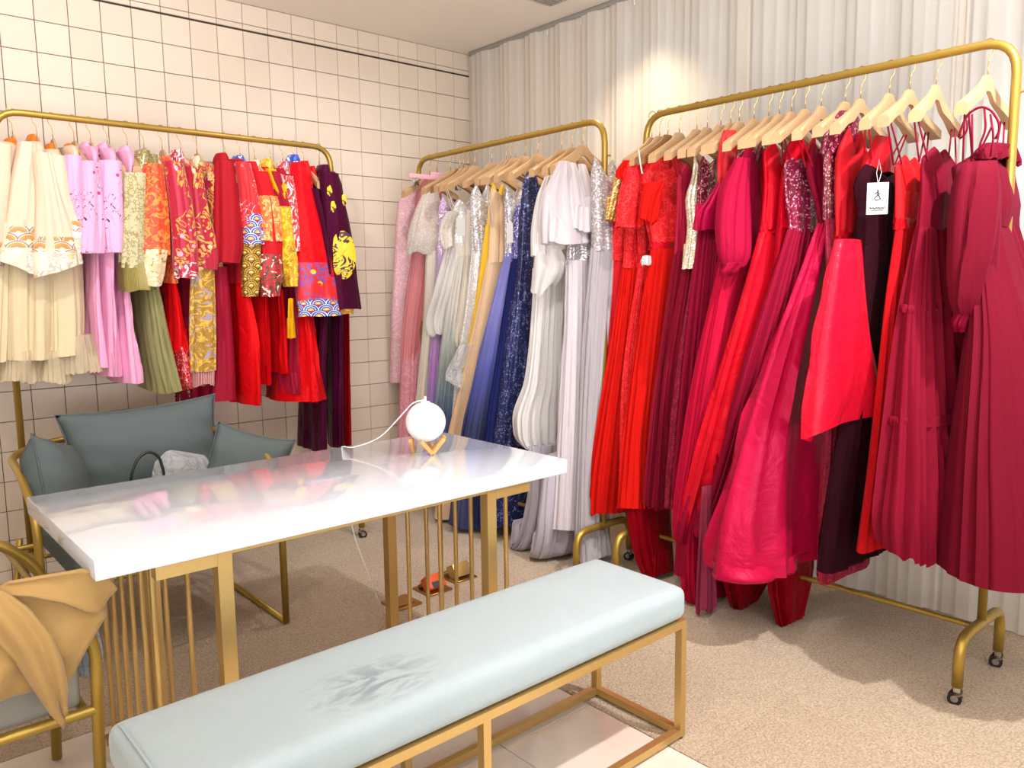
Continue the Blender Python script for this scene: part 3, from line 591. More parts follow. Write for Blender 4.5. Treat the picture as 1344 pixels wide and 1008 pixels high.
{'rack': 'R', 's': -2.385, 'name': 'evening_gown', 'cat': 'gown', 'label': 'magenta tulle gown with a puffed drop sleeve tied in a bow beside the halter gown', 'short': 'magenta gown with bow-tied puff sleeve', 'parts': [('bodice', 'tulle_magenta', [(-0.547, -2.393, 1.833, 0.044, 0.013), (-0.547, -2.387, 1.763, 0.081, 0.025), (-0.547, -2.381, 1.631, 0.11, 0.034), (-0.547, -2.368, 1.43, 0.138, 0.043)], {'f': (7, 0.007), 'hem': 0.004, 'neck': 0.085}), ('sleeve', 'tulle_magenta', [(-0.707, -2.445, 1.756, 0.03, 0.022), (-0.707, -2.41, 1.632, 0.06, 0.05), (-0.707, -2.412, 1.508, 0.08, 0.049), (-0.707, -2.42, 1.411, 0.08, 0.042), (-0.707, -2.417, 1.369, 0.05, 0.029)], {'f': (7, 0.01), 'hem': 0.015}), ('bow', 'tulle_magenta', [(-0.747, -2.44, 1.382, 0.03, 0.035), (-0.747, -2.425, 1.352, 0.03, 0.023), (-0.747, -2.414, 1.336, 0.02, 0.012)], {'f': (4, 0.012), 'hem': 0.01}), ('skirt', 'tulle_crimson', [(-0.547, -2.368, 1.441, 0.138, 0.043), (-0.547, -2.323, 1.227, 0.153, 0.049), (-0.547, -2.282, 0.93, 0.184, 0.06), (-0.547, -2.238, 0.621, 0.19, 0.063), (-0.547, -2.185, 0.323, 0.171, 0.058), (-0.547, -2.179, 0.248, 0.156, 0.053)], {'f': (19, 0.01612), 'hem': 0.013999999999999999})], 'strap': None},
{'rack': 'R', 's': -2.448, 'name': 'evening_gown', 'cat': 'gown', 'label': 'dark red satin gown with a long pointed train on the carpet below the magenta gown', 'short': 'dark red satin gown with pointed train', 'parts': [('bodice', 'satin_darkred', [(-0.547, -2.464, 1.801, 0.045, 0.013), (-0.547, -2.466, 1.748, 0.064, 0.019), (-0.547, -2.486, 1.51, 0.075, 0.022)], {'f': (7, 0.007), 'hem': 0.004, 'neck': 0.085}), ('skirt', 'satin_darkred', [(-0.547, -2.489, 1.521, 0.091, 0.026), (-0.547, -2.42, 1.084, 0.139, 0.042), (-0.547, -2.357, 0.635, 0.153, 0.047), (-0.547, -2.356, 0.33, 0.167, 0.052), (-0.547, -2.415, 0.123, 0.144, 0.043), (-0.547, -2.397, 0.012, 0.074, 0.022)], {'f': (13, 0.0124), 'hem': 0.010499999999999999})], 'strap': None},
{'rack': 'R', 's': -2.492, 'name': 'slip_gown', 'cat': 'gown', 'label': 'red satin slip gown with a banded waist and glossy coral-red skirt', 'short': 'red satin slip gown', 'parts': [('bodice', 'satin_red', [(-0.547, -2.504, 1.818, 0.05, 0.014), (-0.547, -2.496, 1.786, 0.095, 0.027), (-0.547, -2.507, 1.647, 0.1, 0.029), (-0.547, -2.501, 1.503, 0.103, 0.03)], {'f': (7, 0.007), 'hem': 0.004, 'neck': 0.085}), ('belt', 'satin_red', [(-0.547, -2.502, 1.52, 0.106, 0.03), (-0.547, -2.501, 1.506, 0.109, 0.031), (-0.547, -2.503, 1.486, 0.106, 0.03)], {'f': (7, 0.007), 'hem': 0.004}), ('skirt', 'satin_coral', [(-0.547, -2.501, 1.492, 0.109, 0.031), (-0.547, -2.459, 1.228, 0.154, 0.045), (-0.547, -2.395, 0.94, 0.185, 0.056), (-0.547, -2.318, 0.634, 0.197, 0.063), (-0.547, -2.223, 0.332, 0.172, 0.057)], {'f': (6, 0.019799999999999998), 'hem': 0.0084}), ('underskirt', 'tulle_magenta', [(-0.547, -2.253, 0.465, 0.177, 0.058), (-0.547, -2.226, 0.334, 0.182, 0.061), (-0.547, -2.211, 0.259, 0.174, 0.059)], {'f': (30, 0.00744), 'hem': 0.010499999999999999})], 'strap': None},
{'rack': 'R', 's': -2.54, 'name': 'evening_gown', 'cat': 'gown', 'label': 'boat-necked red gown with a dark red train pooling left of the bottom rail', 'short': 'boat-necked red gown', 'parts': [('bodice', 'satin_red', [(-0.547, -2.6, 1.836, 0.061, 0.016), (-0.547, -2.586, 1.801, 0.086, 0.023), (-0.547, -2.577, 1.735, 0.097, 0.026), (-0.547, -2.564, 1.491, 0.102, 0.028)], {'f': (7, 0.007), 'hem': 0.004, 'neck': 0.085}), ('skirt', 'satin_darkred', [(-0.547, -2.561, 1.505, 0.107, 0.029), (-0.547, -2.537, 0.948, 0.13, 0.036), (-0.547, -2.554, 0.52, 0.149, 0.041), (-0.547, -2.6, 0.207, 0.147, 0.039), (-0.547, -2.601, 0.012, 0.082, 0.022)], {'f': (13, 0.0124), 'hem': 0.010499999999999999})], 'strap': None},
{'rack': 'R', 's': -2.593, 'name': 'evening_gown', 'cat': 'gown', 'label': 'berry gown with a glitter bodice standing off the shoulder and a wine tulle skirt', 'short': 'berry glitter-bodice gown', 'parts': [('bodice', 'sequin_berry', [(-0.547, -2.593, 1.765, 0.036, 0.012), (-0.547, -2.585, 1.74, 0.112, 0.03), (-0.547, -2.591, 1.626, 0.11, 0.03), (-0.547, -2.602, 1.486, 0.09, 0.024)], {'f': (7, 0.007), 'hem': 0.004, 'neck': 0.035}), ('skirt', 'tulle_wine', [(-0.547, -2.602, 1.497, 0.096, 0.026), (-0.547, -2.552, 1.229, 0.15, 0.041), (-0.547, -2.489, 0.948, 0.186, 0.053), (-0.547, -2.4, 0.643, 0.167, 0.051), (-0.547, -2.31, 0.317, 0.192, 0.061)], {'f': (20, 0.01488), 'hem': 0.010499999999999999})], 'strap': 'satin_wine'},
{'rack': 'R', 's': -2.653, 'name': 'ball_gown', 'cat': 'gown', 'label': 'pink-crimson satin ball gown with a burgundy bodice, the widest skirt on the red rack', 'short': 'pink-crimson satin ball gown', 'parts': [('bodice', 'satin_wine', [(-0.547, -2.656, 1.792, 0.057, 0.015), (-0.547, -2.658, 1.713, 0.086, 0.022), (-0.547, -2.686, 1.577, 0.066, 0.017), (-0.547, -2.701, 1.502, 0.058, 0.015)], {'f': (7, 0.007), 'hem': 0.004, 'neck': 0.035}), ('skirt', 'satin_rose', [(-0.547, -2.701, 1.513, 0.064, 0.016), (-0.547, -2.68, 1.363, 0.114, 0.029), (-0.547, -2.648, 1.177, 0.18, 0.047), (-0.547, -2.611, 0.962, 0.249, 0.066), (-0.547, -2.584, 0.694, 0.346, 0.094), (-0.547, -2.569, 0.424, 0.42, 0.135), (-0.547, -2.564, 0.284, 0.43, 0.149)], {'f': (5, 0.045000000000000005), 'hem': 0.010499999999999999}), ('hem_trim', 'satin_rose', [(-0.547, -2.565, 0.326, 0.43, 0.145), (-0.547, -2.565, 0.303, 0.437, 0.145), (-0.547, -2.565, 0.279, 0.435, 0.144)], {'f': (5, 0.045000000000000005), 'hem': 0.0})], 'strap': 'satin_red'},
{'rack': 'R', 's': -2.741, 'name': 'evening_gown', 'cat': 'gown', 'label': 'sequined burgundy gown with one draped shoulder rising above its hanger', 'short': 'one-shouldered sequined burgundy gown', 'parts': [('shoulder_drape', 'sequin_berry', [(-0.547, -2.744, 1.887, 0.05, 0.025), (-0.547, -2.74, 1.857, 0.09, 0.038), (-0.547, -2.737, 1.794, 0.116, 0.028), (-0.547, -2.728, 1.743, 0.116, 0.029)], {'f': (7, 0.007), 'hem': 0.004}), ('bodice', 'sequin_maroon', [(-0.547, -2.73, 1.756, 0.111, 0.027), (-0.547, -2.733, 1.652, 0.104, 0.025), (-0.547, -2.737, 1.516, 0.097, 0.023)], {'f': (7, 0.007), 'hem': 0.004, 'neck': 0.085}), ('skirt', 'lace_maroon', [(-0.547, -2.739, 1.526, 0.102, 0.025), (-0.547, -2.768, 1.231, 0.115, 0.027), (-0.547, -2.8, 0.705, 0.156, 0.036), (-0.547, -2.805, 0.436, 0.173, 0.04), (-0.547, -2.804, 0.262, 0.168, 0.039)], {'f': (15, 0.0093), 'hem': 0.013999999999999999})], 'strap': None},
{'rack': 'R', 's': -2.794, 'name': 'short_dress', 'cat': 'dress', 'label': 'short flame-red satin dress with V neck hanging in front of the velvet gown', 'short': 'short flame-red satin dress', 'parts': [('bodice', 'crepe_red', [(-0.547, -2.777, 1.826, 0.046, 0.012), (-0.547, -2.775, 1.75, 0.099, 0.024), (-0.547, -2.783, 1.647, 0.124, 0.029), (-0.547, -2.783, 1.461, 0.104, 0.024)], {'f': (7, 0.007), 'hem': 0.004, 'neck': 0.085}), ('belt', 'satin_red', [(-0.547, -2.782, 1.479, 0.109, 0.026), (-0.547, -2.783, 1.463, 0.109, 0.026), (-0.547, -2.784, 1.448, 0.109, 0.026)], {'f': (7, 0.007), 'hem': 0.004}), ('skirt', 'satin_flame', [(-0.717, -2.866, 1.444, 0.097, 0.023), (-0.717, -2.864, 1.285, 0.152, 0.036), (-0.717, -2.863, 1.117, 0.195, 0.046), (-0.717, -2.866, 0.948, 0.228, 0.054), (-0.717, -2.861, 0.83, 0.232, 0.055)], {'f': (4, 0.018000000000000002), 'hem': 0.0084, 'dip': 0.03})], 'strap': None},
{'rack': 'R', 's': -2.891, 'name': 'velvet_gown', 'cat': 'gown', 'label': 'dark burgundy velvet gown with a white paper tag on its bodice', 'short': 'dark burgundy velvet gown with white tag', 'parts': [('lining_straps', 'satin_red', [(-0.547, -2.876, 1.787, 0.05, 0.012), (-0.547, -2.869, 1.708, 0.095, 0.021), (-0.547, -2.866, 1.669, 0.117, 0.026)], {'f': (7, 0.007), 'hem': 0.004}), ('bodice', 'velvet', [(-0.547, -2.873, 1.69, 0.112, 0.024), (-0.547, -2.864, 1.631, 0.15, 0.048), (-0.547, -2.873, 1.525, 0.146, 0.032), (-0.547, -2.864, 1.431, 0.14, 0.053)], {'f': (7, 0.007), 'hem': 0.004, 'neck': 0.035}), ('skirt', 'velvet', [(-0.547, -2.862, 1.441, 0.14, 0.055), (-0.547, -2.87, 1.233, 0.17, 0.044), (-0.547, -2.869, 0.979, 0.184, 0.041), (-0.547, -2.853, 0.615, 0.22, 0.05), (-0.547, -2.836, 0.325, 0.228, 0.052)], {'f': (13, 0.0124), 'hem': 0.0084})], 'strap': 'satin_red'},
{'rack': 'R', 's': -2.956, 'name': 'evening_gown', 'cat': 'gown', 'label': 'vivid red strapless gown with satin belt and dotted tulle skirt', 'short': 'vivid red dotted tulle gown', 'parts': [('bodice', 'crepe_vivid', [(-0.547, -2.965, 1.714, 0.038, 0.012), (-0.547, -2.968, 1.682, 0.102, 0.021), (-0.547, -2.981, 1.492, 0.106, 0.021)], {'f': (7, 0.007), 'hem': 0.004, 'neck': 0.035}), ('belt', 'satin_vivid', [(-0.547, -2.98, 1.51, 0.112, 0.022), (-0.547, -2.981, 1.49, 0.112, 0.022), (-0.547, -2.982, 1.473, 0.112, 0.022)], {'f': (7, 0.007), 'hem': 0.004}), ('skirt', 'tulle_dotted', [(-0.547, -2.983, 1.477, 0.109, 0.022), (-0.547, -2.979, 1.234, 0.143, 0.029), (-0.547, -2.975, 0.986, 0.16, 0.032), (-0.547, -2.968, 0.733, 0.173, 0.035), (-0.547, -2.962, 0.422, 0.212, 0.043)], {'f': (15, 0.01116), 'hem': 0.0084})], 'strap': 'satin_wine'},
{'rack': 'R', 's': -3.037, 'name': 'tiered_gown', 'cat': 'gown', 'label': 'berry tulle gown with thin straps and tiered gathered skirt, second from the right', 'short': 'berry tiered tulle gown', 'parts': [('bodice', 'tulle_berry', [(-0.547, -3.056, 1.728, 0.042, 0.012), (-0.547, -3.055, 1.681, 0.124, 0.023), (-0.547, -3.061, 1.583, 0.131, 0.024), (-0.547, -3.061, 1.468, 0.135, 0.025)], {'f': (7, 0.007), 'hem': 0.004, 'neck': 0.035}), ('skirt', 'tulle_berry', [(-0.547, -3.06, 1.475, 0.141, 0.026), (-0.547, -3.061, 1.353, 0.17, 0.042), (-0.547, -3.063, 1.221, 0.2, 0.059), (-0.547, -3.071, 1.071, 0.23, 0.076), (-0.547, -3.087, 0.88, 0.27, 0.095), (-0.547, -3.099, 0.721, 0.3, 0.116), (-0.547, -3.11, 0.559, 0.33, 0.13), (-0.547, -3.115, 0.468, 0.32, 0.124)], {'f': (24, 0.0186), 'hem': 0.034999999999999996}), ('tier_seam', 'tulle_berry', [(-0.547, -3.062, 1.238, 0.203, 0.057), (-0.547, -3.063, 1.226, 0.207, 0.06), (-0.547, -3.064, 1.212, 0.204, 0.062)], {'f': (24, 0.006), 'hem': 0.0}), ('tier_seam', 'tulle_berry', [(-0.547, -3.087, 0.896, 0.27, 0.095), (-0.547, -3.087, 0.882, 0.275, 0.097), (-0.547, -3.089, 0.866, 0.272, 0.1)], {'f': (24, 0.006), 'hem': 0.0})], 'strap': 'satin_wine'},
{'rack': 'R', 's': -3.184, 'name': 'evening_gown', 'cat': 'gown', 'label': 'berry tulle gown with a long ballooning sleeve and cord ties, nearest the right post', 'short': 'berry gown with long balloon sleeve', 'parts': [('bodice', 'tulle_berry2', [(-0.547, -3.205, 1.686, 0.1, 0.036), (-0.547, -3.186, 1.661, 0.16, 0.07), (-0.547, -3.206, 1.559, 0.16, 0.068), (-0.547, -3.243, 1.464, 0.152, 0.023)], {'f': (7, 0.007), 'hem': 0.004, 'neck': 0.035}), ('neck_ruffle', 'tulle_berry2', [(-0.547, -3.227, 1.71, 0.1, 0.033), (-0.547, -3.224, 1.688, 0.13, 0.036), (-0.547, -3.221, 1.661, 0.14, 0.04)], {'f': (14, 0.012), 'hem': 0.012}), ('sleeve', 'tulle_berry2', [(-0.727, -3.234, 1.644, 0.05, 0.048), (-0.727, -3.235, 1.545, 0.08, 0.06), (-0.727, -3.234, 1.393, 0.09, 0.055), (-0.727, -3.228, 1.262, 0.08, 0.037), (-0.727, -3.228, 1.21, 0.04, 0.022)], {'f': (8, 0.012), 'hem': 0.004}), ('sleeve_cuff', 'satin_wine', [(-0.717, -3.226, 1.221, 0.04, 0.03), (-0.717, -3.215, 1.185, 0.05, 0.023), (-0.717, -3.212, 1.157, 0.03, 0.016)], {'f': (7, 0.007), 'hem': 0.004}), ('skirt', 'tulle_berry2', [(-0.547, -3.243, 1.474, 0.148, 0.023), (-0.547, -3.26, 1.348, 0.19, 0.047), (-0.547, -3.294, 1.129, 0.24, 0.095), (-0.547, -3.319, 0.803, 0.29, 0.14), (-0.547, -3.335, 0.583, 0.31, 0.176), (-0.547, -3.342, 0.445, 0.32, 0.191)], {'f': (26, 0.0124), 'hem': 0.0084})], 'strap': 'satin_wine', 'cords': [('tie_cord', 'satin_wine', 0.0035, [(-0.717, -3.174, 1.724), (-0.717, -3.18, 1.751), (-0.717, -3.193, 1.785), (-0.717, -3.214, 1.799), (-0.717, -3.234, 1.802), (-0.717, -3.258, 1.787), (-0.717, -3.278, 1.753), (-0.717, -3.281, 1.727), (-0.717, -3.271, 1.706)]), ('tie_cord', 'satin_wine', 0.003, [(-0.717, -3.176, 1.721), (-0.717, -3.19, 1.728), (-0.717, -3.197, 1.748), (-0.717, -3.194, 1.77)]), ('tie_cord', 'satin_wine', 0.003, [(-0.717, -3.207, 1.785), (-0.717, -3.214, 1.66)]), ('tie_cord', 'satin_wine', 0.003, [(-0.717, -3.238, 1.797), (-0.717, -3.246, 1.737), (-0.717, -3.232, 1.696), (-0.717, -3.231, 1.675), (-0.717, -3.251, 1.719), (-0.717, -3.261, 1.745)]), ('tie_cord', 'satin_wine', 0.003, [(-0.717, -3.255, 1.777), (-0.717, -3.267, 1.713), (-0.717, -3.262, 1.66)])]},
{'rack': 'M', 's': -0.42, 'name': 'lace_coat', 'cat': 'coat', 'label': 'dusty pink lace coat over a long rose dress, nearest the tiled wall corner', 'short': 'dusty pink lace coat', 'parts': [('coat_body', 'lace_pink', [(-0.648, -0.316, 1.847, 0.075, 0.053), (-0.648, -0.26, 1.793, 0.09, 0.064), (-0.648, -0.184, 1.512, 0.082, 0.059), (-0.648, -0.124, 1.114, 0.078, 0.057), (-0.648, -0.076, 0.738, 0.067, 0.05)], {'f': (7, 0.007), 'hem': 0.004}), ('dress', 'lace_rose', [(-0.648, -0.232, 1.029, 0.078, 0.055), (-0.648, -0.185, 0.486, 0.091, 0.066), (-0.648, -0.163, 0.113, 0.105, 0.076)], {'f': (15, 0.00744), 'hem': 0.006999999999999999})], 'strap': None},
{'rack': 'M', 's': -0.491, 'name': 'tulle_dress', 'cat': 'dress', 'label': 'coral pink tulle dress hung from a clip hanger beside the lace coat', 'short': 'coral pink tulle dress', 'parts': [('bodice', 'tulle_coral', [(-0.648, -0.458, 1.891, 0.061, 0.041), (-0.648, -0.419, 1.837, 0.075, 0.051), (-0.648, -0.364, 1.488, 0.078, 0.054)], {'f': (7, 0.007), 'hem': 0.004, 'neck': 0.085}), ('skirt', 'tulle_coral', [(-0.648, -0.365, 1.505, 0.083, 0.057), (-0.648, -0.267, 1.118, 0.087, 0.061), (-0.648, -0.179, 0.683, 0.066, 0.048)], {'f': (19, 0.00868), 'hem': 0.0084})], 'strap': None, 'hang': 'clip'},
{'rack': 'M', 's': -0.616, 'name': 'cape_dress', 'cat': 'dress', 'label': 'ivory dress with a glittering net cape fanned over its shoulder', 'short': 'ivory dress with glitter net cape', 'parts': [('cape', 'net_ivory', [(-0.698, -0.5, 1.818, 0.039, 0.026), (-0.698, -0.485, 1.714, 0.083, 0.056), (-0.698, -0.467, 1.562, 0.118, 0.081), (-0.698, -0.428, 1.485, 0.105, 0.072)], {'f': (9, 0.01), 'hem': 0.02}), ('skirt', 'tulle_ivory', [(-0.648, -0.497, 1.624, 0.075, 0.05), (-0.648, -0.459, 1.207, 0.071, 0.048), (-0.648, -0.37, 0.772, 0.065, 0.045), (-0.648, -0.285, 0.315, 0.074, 0.052)], {'f': (17, 0.00868), 'hem': 0.013999999999999999})], 'strap': None},
{'rack': 'M', 's': -0.696, 'name': 'evening_gown', 'cat': 'gown', 'label': 'lilac ombre tulle gown with violet petals at its bodice', 'short': 'lilac ombre tulle gown', 'parts': [('bodice', 'sequin_lilac', [(-0.648, -0.58, 1.79, 0.032, 0.021), (-0.648, -0.571, 1.722, 0.046, 0.03), (-0.648, -0.554, 1.456, 0.052, 0.034)], {'f': (7, 0.007), 'hem': 0.004, 'neck': 0.085}), ('skirt', 'tulle_lilac', [(-0.648, -0.558, 1.473, 0.054, 0.035), (-0.648, -0.501, 1.081, 0.059, 0.039), (-0.648, -0.449, 0.692, 0.065, 0.044), (-0.648, -0.416, 0.248, 0.086, 0.058)], {'f': (17, 0.00868), 'hem': 0.013999999999999999})], 'strap': None, 'hang': 'brown'},
{'rack': 'M', 's': -0.728, 'name': 'ombre_gown', 'cat': 'gown', 'label': 'tulle gown fading from cream through sage to slate blue below the white short dresses', 'short': 'cream-to-blue ombre gown', 'parts': [('bodice', 'tulle_ivory', [(-0.648, -0.739, 1.736, 0.05, 0.031), (-0.648, -0.737, 1.451, 0.056, 0.034)], {'f': (7, 0.007), 'hem': 0.004, 'neck': 0.085}), ('skirt', 'tulle_ombre', [(-0.648, -0.744, 1.466, 0.06, 0.037), (-0.648, -0.657, 1.046, 0.094, 0.06), (-0.648, -0.587, 0.708, 0.098, 0.063), (-0.648, -0.502, 0.265, 0.107, 0.071)], {'f': (19, 0.01116), 'hem': 0.013999999999999999})], 'strap': None},
{'rack': 'M', 's': -0.768, 'name': 'short_dress', 'cat': 'dress', 'label': 'short white puff-hem dress with one spaghetti strap and a paper tag', 'short': 'short white dress with tag', 'parts': [('bodice', 'sequin_white', [(-0.648, -0.727, 1.761, 0.041, 0.026), (-0.648, -0.719, 1.71, 0.074, 0.046), (-0.648, -0.706, 1.512, 0.079, 0.049)], {'f': (7, 0.007), 'hem': 0.004, 'neck': 0.035}), ('sleeve', 'net_ivory', [(-0.768, -0.784, 1.688, 0.035, 0.023), (-0.768, -0.734, 1.586, 0.04, 0.026), (-0.768, -0.745, 1.508, 0.031, 0.02)], {'f': (7, 0.008), 'hem': 0.01}), ('skirt', 'organza_white', [(-0.648, -0.707, 1.532, 0.088, 0.055), (-0.648, -0.625, 1.291, 0.112, 0.072), (-0.648, -0.548, 1.105, 0.114, 0.074), (-0.648, -0.546, 1.038, 0.095, 0.062)], {'f': (17, 0.0124), 'hem': 0.013999999999999999})], 'strap': 'satin_ivory'},
{'rack': 'M', 's': -0.825, 'name': 'short_dress', 'cat': 'dress', 'label': 'short cream puff-hem dress hanging just right of the tagged white dress', 'short': 'short cream puff-hem dress', 'parts': [('bodice', 'organza_cream', [(-0.648, -0.822, 1.699, 0.055, 0.033), (-0.648, -0.802, 1.449, 0.046, 0.028)], {'f': (7, 0.007), 'hem': 0.004, 'neck': 0.085}), ('skirt', 'organza_cream', [(-0.648, -0.803, 1.464, 0.051, 0.031), (-0.648, -0.763, 1.21, 0.06, 0.037), (-0.648, -0.707, 1.026, 0.059, 0.037), (-0.648, -0.703, 0.98, 0.042, 0.026)], {'f': (15, 0.00868), 'hem': 0.0084}), ('veil', 'plastic_veil', [(-0.768, -0.871, 1.011, 0.031, 0.02), (-0.768, -0.809, 0.898, 0.054, 0.034), (-0.768, -0.774, 0.827, 0.05, 0.032), (-0.768, -0.812, 0.783, 0.014, 0.012)], {'f': (7, 0.012), 'hem': 0.01})], 'strap': None},
{'rack': 'M', 's': -0.96, 'name': 'evening_gown', 'cat': 'gown', 'label': 'silver-white sequined gown with a leafy shoulder, left of the yellow dress', 'short': 'silver-white sequined gown', 'parts': [('bodice', 'sequin_silver', [(-0.648, -0.875, 1.821, 0.036, 0.022), (-0.648, -0.871, 1.764, 0.066, 0.039), (-0.648, -0.864, 1.486, 0.057, 0.034)], {'f': (7, 0.007), 'hem': 0.004, 'neck': 0.085}), ('skirt', 'sequin_white', [(-0.648, -0.864, 1.501, 0.057, 0.034), (-0.648, -0.815, 1.211, 0.06, 0.037), (-0.648, -0.74, 0.885, 0.071, 0.044), (-0.648, -0.673, 0.377, 0.084, 0.053)], {'f': (15, 0.0062), 'hem': 0.006999999999999999})], 'strap': None},
{'rack': 'M', 's': -1.071, 'name': 'evening_gown', 'cat': 'gown', 'label': 'narrow yellow chiffon gown seen as a strip between silver and champagne', 'short': 'yellow chiffon gown', 'parts': [('bodice', 'chiffon_yellow', [(-0.648, -1.003, 1.82, 0.032, 0.018), (-0.648, -0.98, 1.596, 0.045, 0.026)], {'f': (7, 0.007), 'hem': 0.004, 'neck': 0.085}), ('skirt', 'chiffon_yellow', [(-0.648, -0.974, 1.611, 0.05, 0.029), (-0.648, -0.891, 1.212, 0.06, 0.036), (-0.648, -0.806, 0.89, 0.07, 0.043), (-0.648, -0.708, 0.383, 0.084, 0.052)], {'f': (15, 0.0062), 'hem': 0.006999999999999999})], 'strap': None},
{'rack': 'M', 's': -1.105, 'name': 'evening_gown', 'cat': 'gown', 'label': 'champagne chiffon gown with a smooth straight skirt falling behind the moon lamp', 'short': 'champagne chiffon gown', 'parts': [('bodice', 'chiffon_champagne', [(-0.648, -1.008, 1.789, 0.045, 0.026), (-0.648, -1.018, 1.593, 0.061, 0.035), (-0.648, -1.009, 1.423, 0.066, 0.038)], {'f': (7, 0.007), 'hem': 0.004, 'neck': 0.035}), ('skirt', 'chiffon_champagne', [(-0.648, -1.006, 1.442, 0.068, 0.039), (-0.648, -0.926, 1.135, 0.088, 0.051), (-0.648, -0.83, 0.813, 0.108, 0.065), (-0.648, -0.728, 0.516, 0.119, 0.074), (-0.648, -0.616, 0.03, 0.141, 0.09)], {'f': (5, 0.0126), 'hem': 0.0084})], 'strap': 'satin_ivory'},
{'rack': 'M', 's': -1.139, 'name': 'evening_gown', 'cat': 'gown', 'label': 'periwinkle tulle gown with a silver-beaded bodice and a paper tag', 'short': 'periwinkle gown with silver bodice', 'parts': [('bodice', 'sequin_silverblack', [(-0.648, -1.112, 1.79, 0.045, 0.025), (-0.648, -1.136, 1.726, 0.07, 0.038), (-0.648, -1.143, 1.445, 0.07, 0.038)], {'f': (7, 0.007), 'hem': 0.004, 'neck': 0.085}), ('skirt', 'tulle_periwinkle', [(-0.648, -1.152, 1.467, 0.072, 0.039), (-0.648, -1.078, 1.215, 0.101, 0.056), (-0.648, -0.981, 0.828, 0.144, 0.083), (-0.648, -0.883, 0.421, 0.175, 0.104), (-0.648, -0.821, 0.04, 0.187, 0.113)], {'f': (22, 0.0124), 'hem': 0.013999999999999999})], 'strap': None},
{'rack': 'M', 's': -1.21, 'name': 'evening_gown', 'cat': 'gown', 'label': 'dusky violet-blue glitter gown between the silver-beaded and navy lace gowns', 'short': 'dusky violet-blue glitter gown', 'parts': [('bodice', 'sequin_violet', [(-0.648, -1.211, 1.698, 0.054, 0.029), (-0.648, -1.204, 1.619, 0.067, 0.036), (-0.648, -1.19, 1.418, 0.068, 0.036)], {'f': (7, 0.007), 'hem': 0.004, 'neck': 0.085}), ('skirt', 'tulle_navy', [(-0.648, -1.196, 1.436, 0.072, 0.039), (-0.648, -1.133, 1.028, 0.101, 0.055), (-0.648, -1.067, 0.602, 0.131, 0.073), (-0.648, -1.002, 0.074, 0.147, 0.084)], {'f': (19, 0.00992), 'hem': 0.013999999999999999})], 'strap': None},
{'rack': 'M', 's': -1.301, 'name': 'evening_gown', 'cat': 'gown', 'label': 'navy lace gown with sparkling vertical trim, tall dark column mid rack', 'short': 'navy lace gown', 'parts': [('shoulder_strap', 'lace_navy', [(-0.648, -1.251, 1.844, 0.022, 0.012), (-0.648, -1.248, 1.795, 0.042, 0.022), (-0.648, -1.232, 1.617, 0.054, 0.028)], {'f': (7, 0.007), 'hem': 0.004}), ('bodice', 'lace_navy', [(-0.648, -1.246, 1.67, 0.069, 0.037), (-0.648, -1.235, 1.471, 0.068, 0.036), (-0.648, -1.204, 1.216, 0.082, 0.044)], {'f': (7, 0.007), 'hem': 0.004, 'neck': 0.085}), ('skirt', 'lace_navy', [(-0.648, -1.204, 1.234, 0.086, 0.046), (-0.648, -1.147, 0.84, 0.115, 0.063), (-0.648, -1.097, 0.489, 0.133, 0.074), (-0.648, -1.039, 0.084, 0.157, 0.088)], {'f': (15, 0.00868), 'hem': 0.006999999999999999})], 'strap': None},
{'rack': 'M', 's': -1.458, 'name': 'ruffled_gown', 'cat': 'gown', 'label': 'white gown with a cascading tulle ruffle and a bubble hem over the white table corner', 'short': 'white gown with bubble hem', 'parts': [('ruffle', 'tulle_white', [(-0.768, -1.506, 1.786, 0.025, 0.013), (-0.768, -1.49, 1.688, 0.055, 0.028), (-0.768, -1.492, 1.561, 0.079, 0.04), (-0.768, -1.5, 1.452, 0.088, 0.044)], {'f': (6, 0.014), 'hem': 0.015, 'tilt': 0.02}), ('ruffle', 'tulle_white', [(-0.778, -1.487, 1.5, 0.05, 0.042), (-0.778, -1.508, 1.408, 0.08, 0.062), (-0.778, -1.477, 1.297, 0.073, 0.037)], {'f': (6, 0.014), 'hem': 0.02, 'tilt': 0.03}), ('bodice', 'tulle_white', [(-0.648, -1.452, 1.863, 0.027, 0.013), (-0.648, -1.452, 1.774, 0.071, 0.035), (-0.648, -1.404, 1.465, 0.085, 0.042)], {'f': (7, 0.007), 'hem': 0.004}), ('skirt', 'tulle_white', [(-0.648, -1.404, 1.483, 0.094, 0.047), (-0.648, -1.37, 1.11, 0.095, 0.048), (-0.648, -1.347, 0.856, 0.11, 0.056), (-0.648, -1.307, 0.671, 0.148, 0.076), (-0.648, -1.306, 0.577, 0.139, 0.072), (-0.648, -1.317, 0.518, 0.102, 0.052)], {'f': (20, 0.0186), 'hem': 0.013999999999999999}), ('train', 'tulle_lavender', [(-0.648, -1.349, 0.543, 0.111, 0.056), (-0.648, -1.336, 0.295, 0.103, 0.052), (-0.648, -1.296, 0.096, 0.118, 0.061), (-0.648, -1.235, 0.012, 0.13, 0.069), (-0.648, -1.178, 0.012, 0.081, 0.044)], {'f': (17, 0.01488), 'hem': 0.013999999999999999})], 'strap': None},
